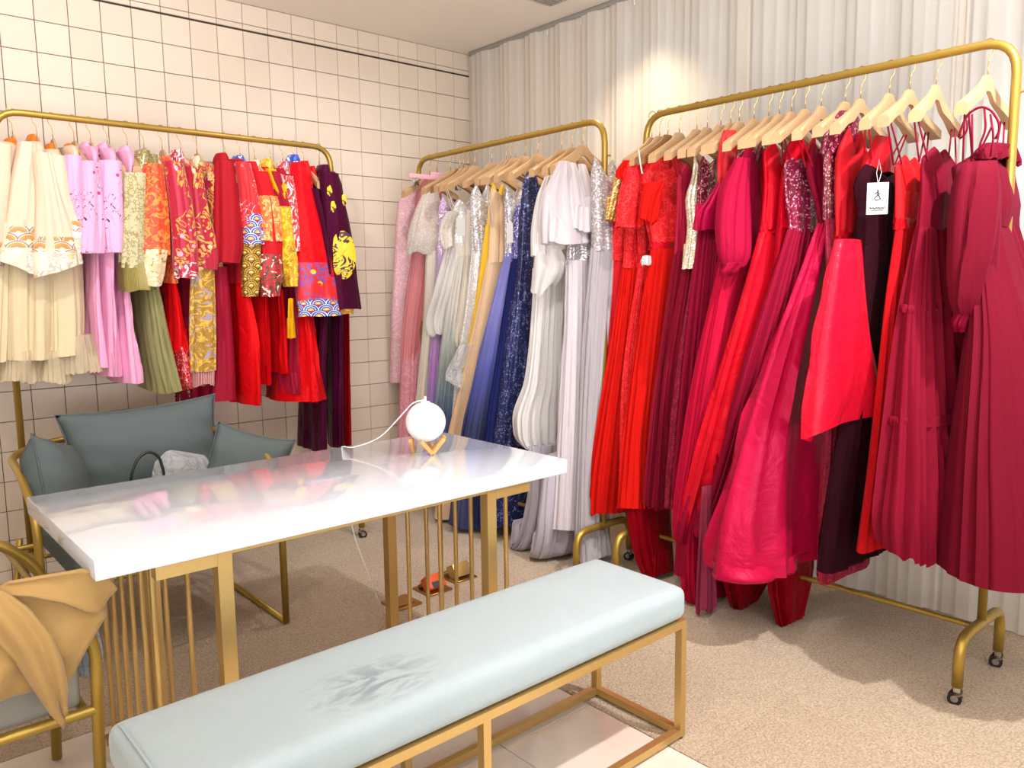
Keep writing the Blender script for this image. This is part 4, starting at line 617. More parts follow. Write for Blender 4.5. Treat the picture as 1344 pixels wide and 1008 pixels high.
{'rack': 'M', 's': -1.526, 'name': 'ruffled_gown', 'cat': 'gown', 'label': 'pale lilac-grey gown with flounced cape sleeves and beaded waist beside the gold post', 'short': 'lilac-grey flounced gown', 'parts': [('cape_sleeve', 'tulle_lilacgrey', [(-0.798, -1.627, 1.835, 0.02, 0.012), (-0.798, -1.615, 1.763, 0.056, 0.027), (-0.798, -1.607, 1.689, 0.088, 0.043), (-0.798, -1.619, 1.585, 0.107, 0.052), (-0.798, -1.63, 1.483, 0.118, 0.057)], {'f': (6, 0.014), 'hem': 0.012}), ('cape_sleeve', 'tulle_lilacgrey', [(-0.738, -1.609, 1.836, 0.017, 0.012), (-0.738, -1.636, 1.717, 0.051, 0.024), (-0.738, -1.655, 1.617, 0.06, 0.028), (-0.738, -1.673, 1.538, 0.06, 0.028)], {'f': (5, 0.01), 'hem': 0.01}), ('cape_sleeve', 'tulle_lilacgrey', [(-0.678, -1.611, 1.835, 0.02, 0.013), (-0.678, -1.639, 1.72, 0.039, 0.018), (-0.678, -1.664, 1.58, 0.055, 0.025)], {'f': (5, 0.01), 'hem': 0.01}), ('bodice', 'sequin_grey', [(-0.648, -1.596, 1.786, 0.062, 0.029), (-0.648, -1.601, 1.559, 0.085, 0.039), (-0.648, -1.596, 1.396, 0.094, 0.044)], {'f': (7, 0.007), 'hem': 0.004}), ('skirt', 'tulle_lilacgrey', [(-0.648, -1.596, 1.417, 0.099, 0.046), (-0.648, -1.596, 1.152, 0.109, 0.05), (-0.648, -1.586, 0.877, 0.119, 0.055), (-0.648, -1.571, 0.524, 0.134, 0.063), (-0.648, -1.56, 0.186, 0.154, 0.072)], {'f': (22, 0.0124), 'hem': 0.0084}), ('train', 'tulle_lavender', [(-0.648, -1.516, 0.519, 0.157, 0.075), (-0.648, -1.499, 0.192, 0.182, 0.088), (-0.648, -1.436, 0.027, 0.174, 0.086), (-0.648, -1.393, 0.012, 0.137, 0.068)], {'f': (15, 0.0124), 'hem': 0.013999999999999999})], 'strap': None},
{'rack': 'M', 's': -1.592, 'name': 'evening_gown', 'cat': 'gown', 'label': 'silver-grey sparkle gown half hidden behind the right post of the middle rack', 'short': 'silver-grey sparkle gown', 'parts': [('bodice', 'sequin_grey', [(-0.648, -1.715, 1.851, 0.062, 0.027), (-0.648, -1.726, 1.763, 0.086, 0.038), (-0.648, -1.734, 1.452, 0.081, 0.035)], {'f': (7, 0.007), 'hem': 0.004, 'neck': 0.085}), ('skirt', 'tulle_grey', [(-0.648, -1.729, 1.466, 0.085, 0.037), (-0.648, -1.69, 1.087, 0.091, 0.04), (-0.648, -1.662, 0.674, 0.092, 0.041), (-0.648, -1.649, 0.211, 0.098, 0.044), (-0.648, -1.663, 0.05, 0.103, 0.047)], {'f': (17, 0.00868), 'hem': 0.013999999999999999})], 'strap': None},
{'rack': 'L', 's': -2.626, 'name': 'embroidered_jacket', 'cat': 'jacket', 'label': 'cream robe cut off by the left picture edge, first on the left rack', 'short': 'cream robe at picture edge', 'parts': [('body', 'silk_cream', [(-2.678, -0.365, 1.882, 0.059, 0.1), (-2.689, -0.365, 1.838, 0.071, 0.17), (-2.728, -0.365, 1.437, 0.062, 0.17)], {'f': (6, 0.006), 'hem': 0.003}), ('collar', 'satin_orange', [(-2.641, -0.385, 1.904, 0.017, 0.045), (-2.642, -0.385, 1.885, 0.026, 0.055), (-2.644, -0.385, 1.866, 0.028, 0.065)], {'f': (0, 0), 'hem': 0.004, 'open': 1}), ('sleeve', 'silk_cream', [(-2.704, -0.535, 1.857, 0.041, 0.045), (-2.733, -0.535, 1.687, 0.052, 0.045), (-2.77, -0.535, 1.46, 0.052, 0.045)], {'f': (6, 0.006), 'hem': 0.003}), ('cuff', 'waves_orange', [(-2.765, -0.535, 1.494, 0.055, 0.05), (-2.772, -0.535, 1.446, 0.052, 0.05), (-2.777, -0.535, 1.402, 0.049, 0.05)], {'f': (6, 0.006), 'hem': 0.003}), ('skirt', 'tulle_cream', [(-2.725, -0.365, 1.437, 0.067, 0.15), (-2.775, -0.365, 1.042, 0.075, 0.2)], {'f': (15, 0.00868), 'hem': 0.006999999999999999})], 'strap': None},
{'rack': 'L', 's': -2.542, 'name': 'embroidered_jacket', 'cat': 'jacket', 'label': 'cream jacket with an orange wave cuff and upright sleeve, second from the left edge', 'short': 'cream jacket with upright wave cuff', 'parts': [('body', 'silk_cream', [(-2.564, -0.365, 1.894, 0.036, 0.1), (-2.579, -0.365, 1.848, 0.05, 0.17), (-2.634, -0.365, 1.439, 0.048, 0.17)], {'f': (6, 0.006), 'hem': 0.003}), ('collar', 'satin_orange', [(-2.566, -0.385, 1.927, 0.012, 0.045), (-2.567, -0.385, 1.906, 0.019, 0.055), (-2.569, -0.385, 1.885, 0.021, 0.065)], {'f': (0, 0), 'hem': 0.004, 'open': 1}), ('sleeve', 'silk_cream', [(-2.612, -0.535, 1.872, 0.032, 0.045), (-2.635, -0.535, 1.722, 0.048, 0.045), (-2.659, -0.535, 1.549, 0.059, 0.045), (-2.674, -0.535, 1.462, 0.068, 0.045)], {'f': (6, 0.006), 'hem': 0.003}), ('cuff', 'waves_orange', [(-2.659, -0.535, 1.554, 0.062, 0.05), (-2.667, -0.535, 1.505, 0.066, 0.05), (-2.678, -0.535, 1.438, 0.068, 0.05)], {'f': (6, 0.006), 'hem': 0.003}), ('skirt', 'tulle_cream', [(-2.658, -0.365, 1.438, 0.073, 0.15), (-2.679, -0.365, 1.198, 0.076, 0.18), (-2.689, -0.365, 1.045, 0.078, 0.2)], {'f': (15, 0.00868), 'hem': 0.0042}), ('skirt', 'net_cream', [(-2.691, -0.365, 1.08, 0.079, 0.19), (-2.701, -0.365, 0.956, 0.085, 0.2)], {'f': (26, 0.00744), 'hem': 0.013999999999999999}), ('inner_cuff', 'waves_faded', [(-2.673, -0.545, 1.473, 0.063, 0.05), (-2.68, -0.545, 1.432, 0.065, 0.052), (-2.684, -0.545, 1.397, 0.063, 0.05)], {'f': (6, 0.006), 'hem': 0.003, 'tilt': -0.03})], 'strap': None},
{'rack': 'L', 's': -2.485, 'name': 'embroidered_jacket', 'cat': 'jacket', 'label': 'cream jacket whose wide sleeve points down right in the middle of the cream group', 'short': 'cream jacket with wide pointed sleeve', 'parts': [('body', 'silk_cream', [(-2.507, -0.365, 1.87, 0.036, 0.1), (-2.516, -0.365, 1.824, 0.041, 0.17), (-2.563, -0.365, 1.405, 0.035, 0.17)], {'f': (6, 0.006), 'hem': 0.003}), ('collar', 'satin_orange', [(-2.503, -0.385, 1.898, 0.012, 0.045), (-2.505, -0.385, 1.878, 0.019, 0.055), (-2.506, -0.385, 1.858, 0.021, 0.065)], {'f': (0, 0), 'hem': 0.004, 'open': 1}), ('sleeve', 'silk_cream', [(-2.573, -0.565, 1.833, 0.033, 0.045), (-2.562, -0.565, 1.698, 0.043, 0.045), (-2.552, -0.565, 1.552, 0.068, 0.045), (-2.547, -0.565, 1.44, 0.087, 0.045)], {'f': (6, 0.006), 'hem': 0.003}), ('cuff', 'waves_orange', [(-2.549, -0.565, 1.517, 0.074, 0.05), (-2.549, -0.565, 1.476, 0.081, 0.05), (-2.549, -0.565, 1.422, 0.089, 0.05)], {'f': (6, 0.006), 'hem': 0.003}), ('skirt', 'tulle_cream', [(-2.592, -0.365, 1.424, 0.07, 0.15), (-2.615, -0.365, 1.196, 0.069, 0.18), (-2.63, -0.365, 1.041, 0.064, 0.2)], {'f': (15, 0.00868), 'hem': 0.0042}), ('skirt', 'net_cream', [(-2.575, -0.365, 1.073, 0.068, 0.19), (-2.579, -0.365, 0.945, 0.082, 0.2)], {'f': (26, 0.00744), 'hem': 0.013999999999999999}), ('inner_cuff', 'waves_faded', [(-2.55, -0.575, 1.458, 0.084, 0.05), (-2.55, -0.575, 1.419, 0.087, 0.052), (-2.55, -0.575, 1.386, 0.084, 0.05)], {'f': (6, 0.006), 'hem': 0.003, 'tilt': 0.03})], 'strap': None},
{'rack': 'L', 's': -2.407, 'name': 'embroidered_jacket', 'cat': 'jacket', 'label': 'cream jacket beside the pink dresses with its wave cuff turned to the right', 'short': 'cream jacket next to pink', 'parts': [('body', 'silk_cream', [(-2.433, -0.365, 1.892, 0.027, 0.1), (-2.439, -0.365, 1.84, 0.024, 0.17), (-2.479, -0.365, 1.406, 0.05, 0.17)], {'f': (6, 0.006), 'hem': 0.003}), ('collar', 'satin_orange', [(-2.435, -0.385, 1.905, 0.012, 0.045), (-2.436, -0.385, 1.885, 0.021, 0.055), (-2.438, -0.385, 1.865, 0.023, 0.065)], {'f': (0, 0), 'hem': 0.004, 'open': 1}), ('sleeve', 'silk_cream', [(-2.519, -0.535, 1.832, 0.035, 0.045), (-2.521, -0.535, 1.701, 0.051, 0.045), (-2.486, -0.535, 1.555, 0.049, 0.045), (-2.473, -0.535, 1.501, 0.049, 0.045)], {'f': (6, 0.006), 'hem': 0.003}), ('cuff', 'waves_orange', [(-2.478, -0.535, 1.585, 0.048, 0.05), (-2.474, -0.535, 1.546, 0.05, 0.05), (-2.471, -0.535, 1.501, 0.052, 0.05)], {'f': (6, 0.006), 'hem': 0.003}), ('skirt', 'tulle_cream', [(-2.512, -0.365, 1.424, 0.095, 0.15), (-2.526, -0.365, 1.193, 0.097, 0.18), (-2.54, -0.365, 1.047, 0.092, 0.2)], {'f': (17, 0.00868), 'hem': 0.0042}), ('skirt', 'net_cream', [(-2.488, -0.365, 1.13, 0.086, 0.19), (-2.483, -0.365, 0.974, 0.121, 0.2)], {'f': (26, 0.00744), 'hem': 0.013999999999999999}), ('inner_cuff', 'waves_faded', [(-2.475, -0.545, 1.54, 0.052, 0.05), (-2.469, -0.545, 1.501, 0.05, 0.052), (-2.464, -0.545, 1.465, 0.049, 0.05)], {'f': (6, 0.006), 'hem': 0.003, 'tilt': 0.045})], 'strap': None},
{'rack': 'L', 's': -2.344, 'name': 'cheongsam_dress', 'cat': 'dress', 'label': 'pink embroidered dress next to the cream jackets, first of three pink dresses', 'short': 'first pink dress beside cream', 'parts': [('body', 'cotton_pink', [(-2.361, -0.365, 1.896, 0.039, 0.1), (-2.37, -0.365, 1.846, 0.02, 0.169), (-2.388, -0.365, 1.473, 0.016, 0.137)], {'f': (6, 0.006), 'hem': 0.003}), ('collar', 'cotton_pink', [(-2.373, -0.385, 1.917, 0.012, 0.045), (-2.375, -0.385, 1.892, 0.022, 0.055), (-2.376, -0.385, 1.867, 0.025, 0.065)], {'f': (0, 0), 'hem': 0.004, 'open': 1}), ('sleeve', 'pink_floral', [(-2.457, -0.535, 1.838, 0.032, 0.045), (-2.464, -0.535, 1.705, 0.029, 0.045), (-2.445, -0.535, 1.556, 0.026, 0.045), (-2.432, -0.535, 1.502, 0.026, 0.045)], {'f': (6, 0.006), 'hem': 0.003}), ('skirt', 'cotton_pink', [(-2.39, -0.365, 1.489, 0.017, 0.15), (-2.398, -0.365, 1.25, 0.016, 0.139), (-2.4, -0.365, 0.99, 0.036, 0.16)], {'f': (5, 0.0108), 'hem': 0.0042})], 'strap': None},
{'rack': 'L', 's': -2.279, 'name': 'cheongsam_dress', 'cat': 'dress', 'label': 'pink embroidered dress in the middle of the three pink dresses', 'short': 'middle pink dress', 'parts': [('body', 'cotton_pink', [(-2.296, -0.365, 1.896, 0.039, 0.1), (-2.303, -0.365, 1.845, 0.023, 0.17), (-2.335, -0.365, 1.474, 0.019, 0.155)], {'f': (6, 0.006), 'hem': 0.003}), ('collar', 'cotton_pink', [(-2.304, -0.385, 1.921, 0.014, 0.045), (-2.306, -0.385, 1.896, 0.024, 0.055), (-2.308, -0.385, 1.871, 0.027, 0.065)], {'f': (0, 0), 'hem': 0.004, 'open': 1}), ('sleeve', 'pink_floral', [(-2.408, -0.565, 1.816, 0.038, 0.045), (-2.412, -0.565, 1.648, 0.041, 0.045), (-2.426, -0.565, 1.481, 0.048, 0.045), (-2.428, -0.565, 1.457, 0.045, 0.045)], {'f': (6, 0.006), 'hem': 0.003}), ('skirt', 'cotton_pink', [(-2.336, -0.365, 1.49, 0.038, 0.15), (-2.344, -0.365, 1.249, 0.023, 0.15), (-2.354, -0.365, 0.948, 0.042, 0.16)], {'f': (5, 0.0108), 'hem': 0.0042})], 'strap': None},
{'rack': 'L', 's': -2.2, 'name': 'cheongsam_dress', 'cat': 'dress', 'label': 'pink embroidered dress touching the olive one, last of the three pink dresses', 'short': 'last pink dress beside olive', 'parts': [('body', 'cotton_pink', [(-2.218, -0.365, 1.891, 0.038, 0.1), (-2.228, -0.365, 1.839, 0.021, 0.152), (-2.274, -0.365, 1.475, 0.019, 0.148)], {'f': (6, 0.006), 'hem': 0.003}), ('collar', 'cotton_pink', [(-2.217, -0.385, 1.917, 0.018, 0.045), (-2.219, -0.385, 1.892, 0.028, 0.055), (-2.221, -0.385, 1.866, 0.03, 0.065)], {'f': (0, 0), 'hem': 0.004, 'open': 1}), ('sleeve', 'pink_floral', [(-2.32, -0.535, 1.83, 0.042, 0.045), (-2.328, -0.535, 1.683, 0.047, 0.045), (-2.333, -0.535, 1.53, 0.04, 0.045), (-2.336, -0.535, 1.462, 0.032, 0.045)], {'f': (6, 0.006), 'hem': 0.003}), ('skirt', 'cotton_pink', [(-2.279, -0.365, 1.492, 0.019, 0.148), (-2.283, -0.365, 1.247, 0.02, 0.15), (-2.277, -0.365, 0.913, 0.045, 0.17)], {'f': (6, 0.0126), 'hem': 0.0042})], 'strap': None},
{'rack': 'L', 's': -2.132, 'name': 'olive_dress', 'cat': 'dress', 'label': 'olive-gold sequined dress with fringed sleeve and sheer green skirt', 'short': 'olive-gold fringed dress', 'parts': [('body', 'sequin_olive', [(-2.125, -0.365, 1.887, 0.038, 0.1), (-2.131, -0.365, 1.835, 0.023, 0.153), (-2.166, -0.365, 1.31, 0.023, 0.16)], {'f': (6, 0.006), 'hem': 0.003}), ('collar', 'sequin_olive', [(-2.161, -0.425, 1.899, 0.029, 0.06), (-2.172, -0.425, 1.847, 0.037, 0.07), (-2.184, -0.425, 1.779, 0.045, 0.08)], {'f': (0, 0), 'hem': 0.004}), ('sleeve', 'lace_olive', [(-2.229, -0.535, 1.789, 0.049, 0.05), (-2.244, -0.535, 1.626, 0.047, 0.05), (-2.263, -0.535, 1.438, 0.048, 0.05), (-2.265, -0.535, 1.399, 0.048, 0.05)], {'f': (6, 0.006), 'hem': 0.003}), ('sleeve_fringe', 'fringe_olive', [(-2.262, -0.535, 1.425, 0.053, 0.05), (-2.259, -0.535, 1.336, 0.063, 0.055), (-2.258, -0.535, 1.305, 0.063, 0.05)], {'f': (14, 0.003), 'hem': 0.006}), ('skirt', 'tulle_olive', [(-2.171, -0.365, 1.323, 0.04, 0.15), (-2.155, -0.365, 1.079, 0.052, 0.18), (-2.134, -0.365, 0.862, 0.058, 0.21)], {'f': (20, 0.00992), 'hem': 0.0084})], 'strap': None},
{'rack': 'L', 's': -2.055, 'name': 'brocade_jacket', 'cat': 'jacket', 'label': 'orange jacquard jacket with an ivory cuff above a red sequined skirt', 'short': 'orange jacquard jacket', 'parts': [('body', 'jacquard_orange', [(-2.064, -0.365, 1.886, 0.022, 0.1), (-2.064, -0.365, 1.83, 0.022, 0.138), (-2.081, -0.365, 1.336, 0.023, 0.146)], {'f': (6, 0.006), 'hem': 0.003}), ('collar', 'lace_gold', [(-2.094, -0.385, 1.888, 0.013, 0.045), (-2.096, -0.385, 1.861, 0.024, 0.055), (-2.098, -0.385, 1.835, 0.026, 0.065)], {'f': (0, 0), 'hem': 0.004, 'open': 1}), ('sleeve', 'jacquard_orange', [(-2.152, -0.535, 1.832, 0.038, 0.045), (-2.162, -0.535, 1.63, 0.059, 0.045), (-2.172, -0.535, 1.455, 0.065, 0.045)], {'f': (6, 0.006), 'hem': 0.003}), ('cuff', 'lace_gold', [(-2.173, -0.535, 1.477, 0.061, 0.05), (-2.186, -0.535, 1.406, 0.056, 0.05), (-2.191, -0.535, 1.323, 0.034, 0.05)], {'f': (6, 0.006), 'hem': 0.003}), ('skirt', 'satin_red2', [(-2.079, -0.365, 1.342, 0.02, 0.131), (-2.078, -0.365, 1.142, 0.029, 0.17), (-2.072, -0.365, 1.034, 0.053, 0.17)], {'f': (13, 0.00868), 'hem': 0.0028}), ('skirt', 'sequin_red', [(-2.074, -0.365, 1.057, 0.048, 0.17), (-2.065, -0.365, 0.938, 0.061, 0.18), (-2.056, -0.365, 0.862, 0.05, 0.18)], {'f': (17, 0.00868), 'hem': 0.013999999999999999})], 'strap': None},
{'rack': 'L', 's': -1.974, 'name': 'brocade_jacket', 'cat': 'jacket', 'label': 'crimson jacket embroidered with a gold phoenix and white lace cuff', 'short': 'crimson phoenix jacket', 'parts': [('body', 'embroid_crimson', [(-1.982, -0.365, 1.881, 0.037, 0.1), (-1.988, -0.365, 1.833, 0.027, 0.161), (-1.999, -0.365, 1.375, 0.026, 0.154)], {'f': (6, 0.006), 'hem': 0.003}), ('collar', 'lace_white', [(-2.002, -0.385, 1.923, 0.02, 0.045), (-2.004, -0.385, 1.893, 0.031, 0.055), (-2.006, -0.385, 1.863, 0.033, 0.065)], {'f': (0, 0), 'hem': 0.004, 'open': 1}), ('sleeve', 'embroid_crimson', [(-2.08, -0.565, 1.845, 0.038, 0.045), (-2.059, -0.565, 1.668, 0.046, 0.045), (-2.051, -0.565, 1.506, 0.048, 0.045), (-2.054, -0.565, 1.4, 0.049, 0.045)], {'f': (6, 0.006), 'hem': 0.003}), ('cuff', 'lace_white', [(-2.053, -0.565, 1.424, 0.048, 0.05), (-2.053, -0.565, 1.39, 0.046, 0.05), (-2.054, -0.565, 1.357, 0.04, 0.05)], {'f': (6, 0.006), 'hem': 0.003}), ('skirt', 'crepe_crimson2', [(-1.999, -0.365, 1.382, 0.022, 0.135), (-2.008, -0.365, 1.068, 0.018, 0.108), (-2.023, -0.365, 0.785, 0.02, 0.12)], {'f': (5, 0.0108), 'hem': 0.0028}), ('skirt', 'lace_white', [(-2.015, -0.365, 0.877, 0.017, 0.104), (-2.02, -0.365, 0.774, 0.02, 0.119)], {'f': (5, 0.0108), 'hem': 0.0028})], 'strap': None},
{'rack': 'L', 's': -1.903, 'name': 'brocade_jacket', 'cat': 'jacket', 'label': 'crimson jacket with golden flower embroidery above a fringed gold apron', 'short': 'crimson jacket with fringed gold apron', 'parts': [('body', 'embroid_gold', [(-1.894, -0.365, 1.875, 0.047, 0.1), (-1.893, -0.365, 1.827, 0.046, 0.17), (-1.886, -0.365, 1.409, 0.041, 0.17)], {'f': (6, 0.006), 'hem': 0.003}), ('collar', 'lace_gold', [(-1.921, -0.385, 1.904, 0.012, 0.045), (-1.923, -0.385, 1.877, 0.024, 0.055), (-1.925, -0.385, 1.85, 0.026, 0.065)], {'f': (0, 0), 'hem': 0.004, 'open': 1}), ('sleeve', 'embroid_gold', [(-1.987, -0.535, 1.834, 0.035, 0.045), (-1.976, -0.535, 1.639, 0.047, 0.045), (-1.961, -0.535, 1.441, 0.063, 0.045), (-1.961, -0.535, 1.394, 0.051, 0.045)], {'f': (6, 0.006), 'hem': 0.003}), ('skirt', 'crepe_crimson2', [(-1.879, -0.365, 1.41, 0.062, 0.15), (-1.882, -0.365, 1.063, 0.065, 0.16), (-1.898, -0.365, 0.797, 0.083, 0.17)], {'f': (6, 0.0108), 'hem': 0.0028}), ('apron', 'embroid_apron', [(-1.973, -0.545, 1.407, 0.05, 0.02), (-1.986, -0.545, 1.173, 0.055, 0.02), (-1.999, -0.545, 0.944, 0.052, 0.02)], {'f': (6, 0.006), 'hem': 0.003}), ('apron_fringe', 'fringe_red', [(-1.999, -0.545, 0.95, 0.052, 0.012), (-2.003, -0.545, 0.882, 0.052, 0.012)], {'f': (22, 0.003), 'hem': 0.01}), ('side_panel', 'embroid_apron', [(-1.876, -0.485, 1.409, 0.013, 0.02), (-1.879, -0.485, 1.098, 0.013, 0.02), (-1.874, -0.485, 0.915, 0.012, 0.02)], {'f': (6, 0.006), 'hem': 0.003})], 'strap': None},
{'rack': 'L', 's': -1.772, 'name': 'wool_jacket', 'cat': 'jacket', 'label': 'plain dark red mandarin jacket above a bright red skirt', 'short': 'plain dark red jacket', 'parts': [('body', 'wool_red', [(-1.747, -0.365, 1.902, 0.041, 0.1), (-1.75, -0.365, 1.839, 0.032, 0.162), (-1.782, -0.365, 1.333, 0.027, 0.14)], {'f': (6, 0.006), 'hem': 0.003}), ('collar', 'wool_red', [(-1.8, -0.385, 1.929, 0.02, 0.045), (-1.801, -0.385, 1.905, 0.031, 0.055), (-1.802, -0.385, 1.881, 0.033, 0.065)], {'f': (0, 0), 'hem': 0.004, 'open': 1}), ('sleeve', 'wool_red', [(-1.848, -0.535, 1.872, 0.04, 0.045), (-1.846, -0.535, 1.713, 0.052, 0.045), (-1.847, -0.535, 1.511, 0.06, 0.045), (-1.859, -0.535, 1.425, 0.053, 0.045)], {'f': (6, 0.006), 'hem': 0.003}), ('skirt', 'satin_red2', [(-1.77, -0.365, 1.354, 0.029, 0.148), (-1.75, -0.365, 1.056, 0.039, 0.18), (-1.751, -0.365, 0.764, 0.037, 0.185)], {'f': (6, 0.018000000000000002), 'hem': 0.0042})], 'strap': None},
{'rack': 'L', 's': -1.7, 'name': 'embroidered_jacket', 'cat': 'jacket', 'label': 'red jacket with blue collar and blue wave cuff over a gold feathered under-sleeve', 'short': 'red jacket with blue wave cuff', 'parts': [('body', 'crepe_red', [(-1.681, -0.365, 1.897, 0.041, 0.1), (-1.681, -0.365, 1.826, 0.031, 0.149), (-1.667, -0.365, 1.304, 0.026, 0.126)], {'f': (6, 0.006), 'hem': 0.003}), ('collar', 'satin_blue', [(-1.72, -0.385, 1.926, 0.019, 0.045), (-1.722, -0.385, 1.903, 0.031, 0.055), (-1.723, -0.385, 1.881, 0.033, 0.065)], {'f': (0, 0), 'hem': 0.004, 'open': 1}), ('sleeve', 'cloud_red', [(-1.766, -0.535, 1.873, 0.034, 0.045), (-1.744, -0.535, 1.719, 0.041, 0.045), (-1.737, -0.535, 1.582, 0.046, 0.045)], {'f': (6, 0.006), 'hem': 0.003}), ('cuff', 'waves_blue', [(-1.733, -0.535, 1.644, 0.045, 0.05), (-1.732, -0.535, 1.565, 0.047, 0.05), (-1.735, -0.535, 1.51, 0.047, 0.05)], {'f': (6, 0.006), 'hem': 0.003}), ('skirt', 'satin_red2', [(-1.659, -0.365, 1.318, 0.026, 0.125), (-1.656, -0.365, 1.085, 0.023, 0.109), (-1.658, -0.365, 0.844, 0.021, 0.102)], {'f': (5, 0.014400000000000001), 'hem': 0.0042}), ('under_sleeve', 'feather_gold', [(-1.738, -0.53, 1.52, 0.042, 0.04), (-1.748, -0.53, 1.408, 0.038, 0.04), (-1.757, -0.53, 1.273, 0.029, 0.035)], {'f': (6, 0.006), 'hem': 0.003})], 'strap': None},
{'rack': 'L', 's': -1.629, 'name': 'brocade_jacket', 'cat': 'jacket', 'label': 'red jacket with an orange brocade arm band and flowered black-red cuff', 'short': 'red jacket with orange arm band', 'parts': [('body', 'crepe_red', [(-1.614, -0.365, 1.878, 0.027, 0.1), (-1.61, -0.365, 1.814, 0.026, 0.121), (-1.579, -0.365, 1.284, 0.022, 0.098)], {'f': (6, 0.006), 'hem': 0.003}), ('collar', 'lace_gold', [(-1.645, -0.385, 1.912, 0.016, 0.045), (-1.647, -0.385, 1.885, 0.029, 0.055), (-1.648, -0.385, 1.859, 0.03, 0.065)], {'f': (0, 0), 'hem': 0.004, 'open': 1}), ('sleeve', 'crepe_red', [(-1.687, -0.535, 1.839, 0.041, 0.045), (-1.656, -0.535, 1.717, 0.042, 0.045), (-1.645, -0.535, 1.586, 0.051, 0.045), (-1.648, -0.535, 1.445, 0.051, 0.045)], {'f': (6, 0.006), 'hem': 0.003}), ('cuff', 'floral_dark', [(-1.651, -0.535, 1.466, 0.054, 0.05), (-1.661, -0.535, 1.374, 0.056, 0.05), (-1.659, -0.535, 1.271, 0.039, 0.05)], {'f': (6, 0.006), 'hem': 0.003}), ('skirt', 'satin_red2', [(-1.566, -0.365, 1.302, 0.02, 0.089), (-1.564, -0.365, 1.117, 0.022, 0.098), (-1.563, -0.365, 0.893, 0.024, 0.107)], {'f': (5, 0.014400000000000001), 'hem': 0.0042}), ('arm_band', 'brocade_orange', [(-1.656, -0.535, 1.731, 0.049, 0.05), (-1.647, -0.535, 1.638, 0.051, 0.052), (-1.644, -0.535, 1.526, 0.054, 0.05)], {'f': (6, 0.006), 'hem': 0.003})], 'strap': None},
{'rack': 'L', 's': -1.549, 'name': 'brocade_jacket', 'cat': 'jacket', 'label': 'crimson jacket with a mustard collar and gold brocade forearm', 'short': 'crimson jacket with gold forearm', 'parts': [('body', 'crepe_crimson2', [(-1.544, -0.365, 1.877, 0.04, 0.1), (-1.536, -0.365, 1.819, 0.032, 0.142), (-1.494, -0.365, 1.302, 0.02, 0.087)], {'f': (6, 0.006), 'hem': 0.003}), ('collar', 'brocade_gold', [(-1.584, -0.385, 1.925, 0.016, 0.045), (-1.585, -0.385, 1.894, 0.029, 0.055), (-1.587, -0.385, 1.864, 0.03, 0.065)], {'f': (0, 0), 'hem': 0.004, 'open': 1}), ('sleeve', 'crepe_crimson2', [(-1.627, -0.535, 1.844, 0.033, 0.045), (-1.6, -0.535, 1.728, 0.028, 0.045), (-1.582, -0.535, 1.659, 0.031, 0.045)], {'f': (6, 0.006), 'hem': 0.003}), ('cuff', 'brocade_gold', [(-1.579, -0.535, 1.687, 0.037, 0.05), (-1.568, -0.535, 1.553, 0.034, 0.05), (-1.562, -0.535, 1.446, 0.035, 0.05), (-1.559, -0.535, 1.316, 0.022, 0.05)], {'f': (6, 0.006), 'hem': 0.003}), ('skirt', 'crepe_crimson2', [(-1.492, -0.365, 1.331, 0.02, 0.087), (-1.505, -0.365, 1.078, 0.028, 0.12), (-1.536, -0.365, 0.797, 0.039, 0.172)], {'f': (6, 0.0162), 'hem': 0.0042}), ('collar_flap', 'satin_mustard', [(-1.64, -0.555, 1.854, 0.025, 0.02), (-1.614, -0.555, 1.777, 0.026, 0.02), (-1.587, -0.555, 1.72, 0.017, 0.02)], {'f': (6, 0.006), 'hem': 0.003})], 'strap': None},
{'rack': 'L', 's': -1.486, 'name': 'brocade_jacket', 'cat': 'jacket', 'label': 'red jacket with a white-flowered collar and pink-white sleeve, yellow tassel below', 'short': 'red jacket with yellow tassel', 'parts': [('body', 'crepe_red', [(-1.469, -0.365, 1.875, 0.033, 0.1), (-1.465, -0.365, 1.81, 0.026, 0.108), (-1.446, -0.365, 1.282, 0.017, 0.071)], {'f': (6, 0.006), 'hem': 0.003}), ('collar', 'jacquard_white', [(-1.498, -0.385, 1.918, 0.016, 0.045), (-1.5, -0.385, 1.887, 0.029, 0.055), (-1.502, -0.385, 1.856, 0.03, 0.065)], {'f': (0, 0), 'hem': 0.004, 'open': 1}), ('sleeve', 'jacquard_white', [(-1.557, -0.535, 1.829, 0.028, 0.045), (-1.538, -0.535, 1.661, 0.023, 0.045), (-1.531, -0.535, 1.482, 0.018, 0.045)], {'f': (6, 0.006), 'hem': 0.003}), ('skirt', 'satin_red2', [(-1.457, -0.365, 1.301, 0.026, 0.11), (-1.466, -0.365, 1.04, 0.062, 0.18), (-1.476, -0.365, 0.756, 0.118, 0.21)], {'f': (13, 0.0124), 'hem': 0.0042}), ('tassel', 'satin_mustard', [(-1.574, -0.565, 1.259, 0.012, 0.006), (-1.578, -0.565, 1.187, 0.012, 0.01), (-1.579, -0.565, 1.122, 0.015, 0.012), (-1.58, -0.565, 1.072, 0.017, 0.012)], {'f': (6, 0.006), 'hem': 0.003})], 'strap': None},
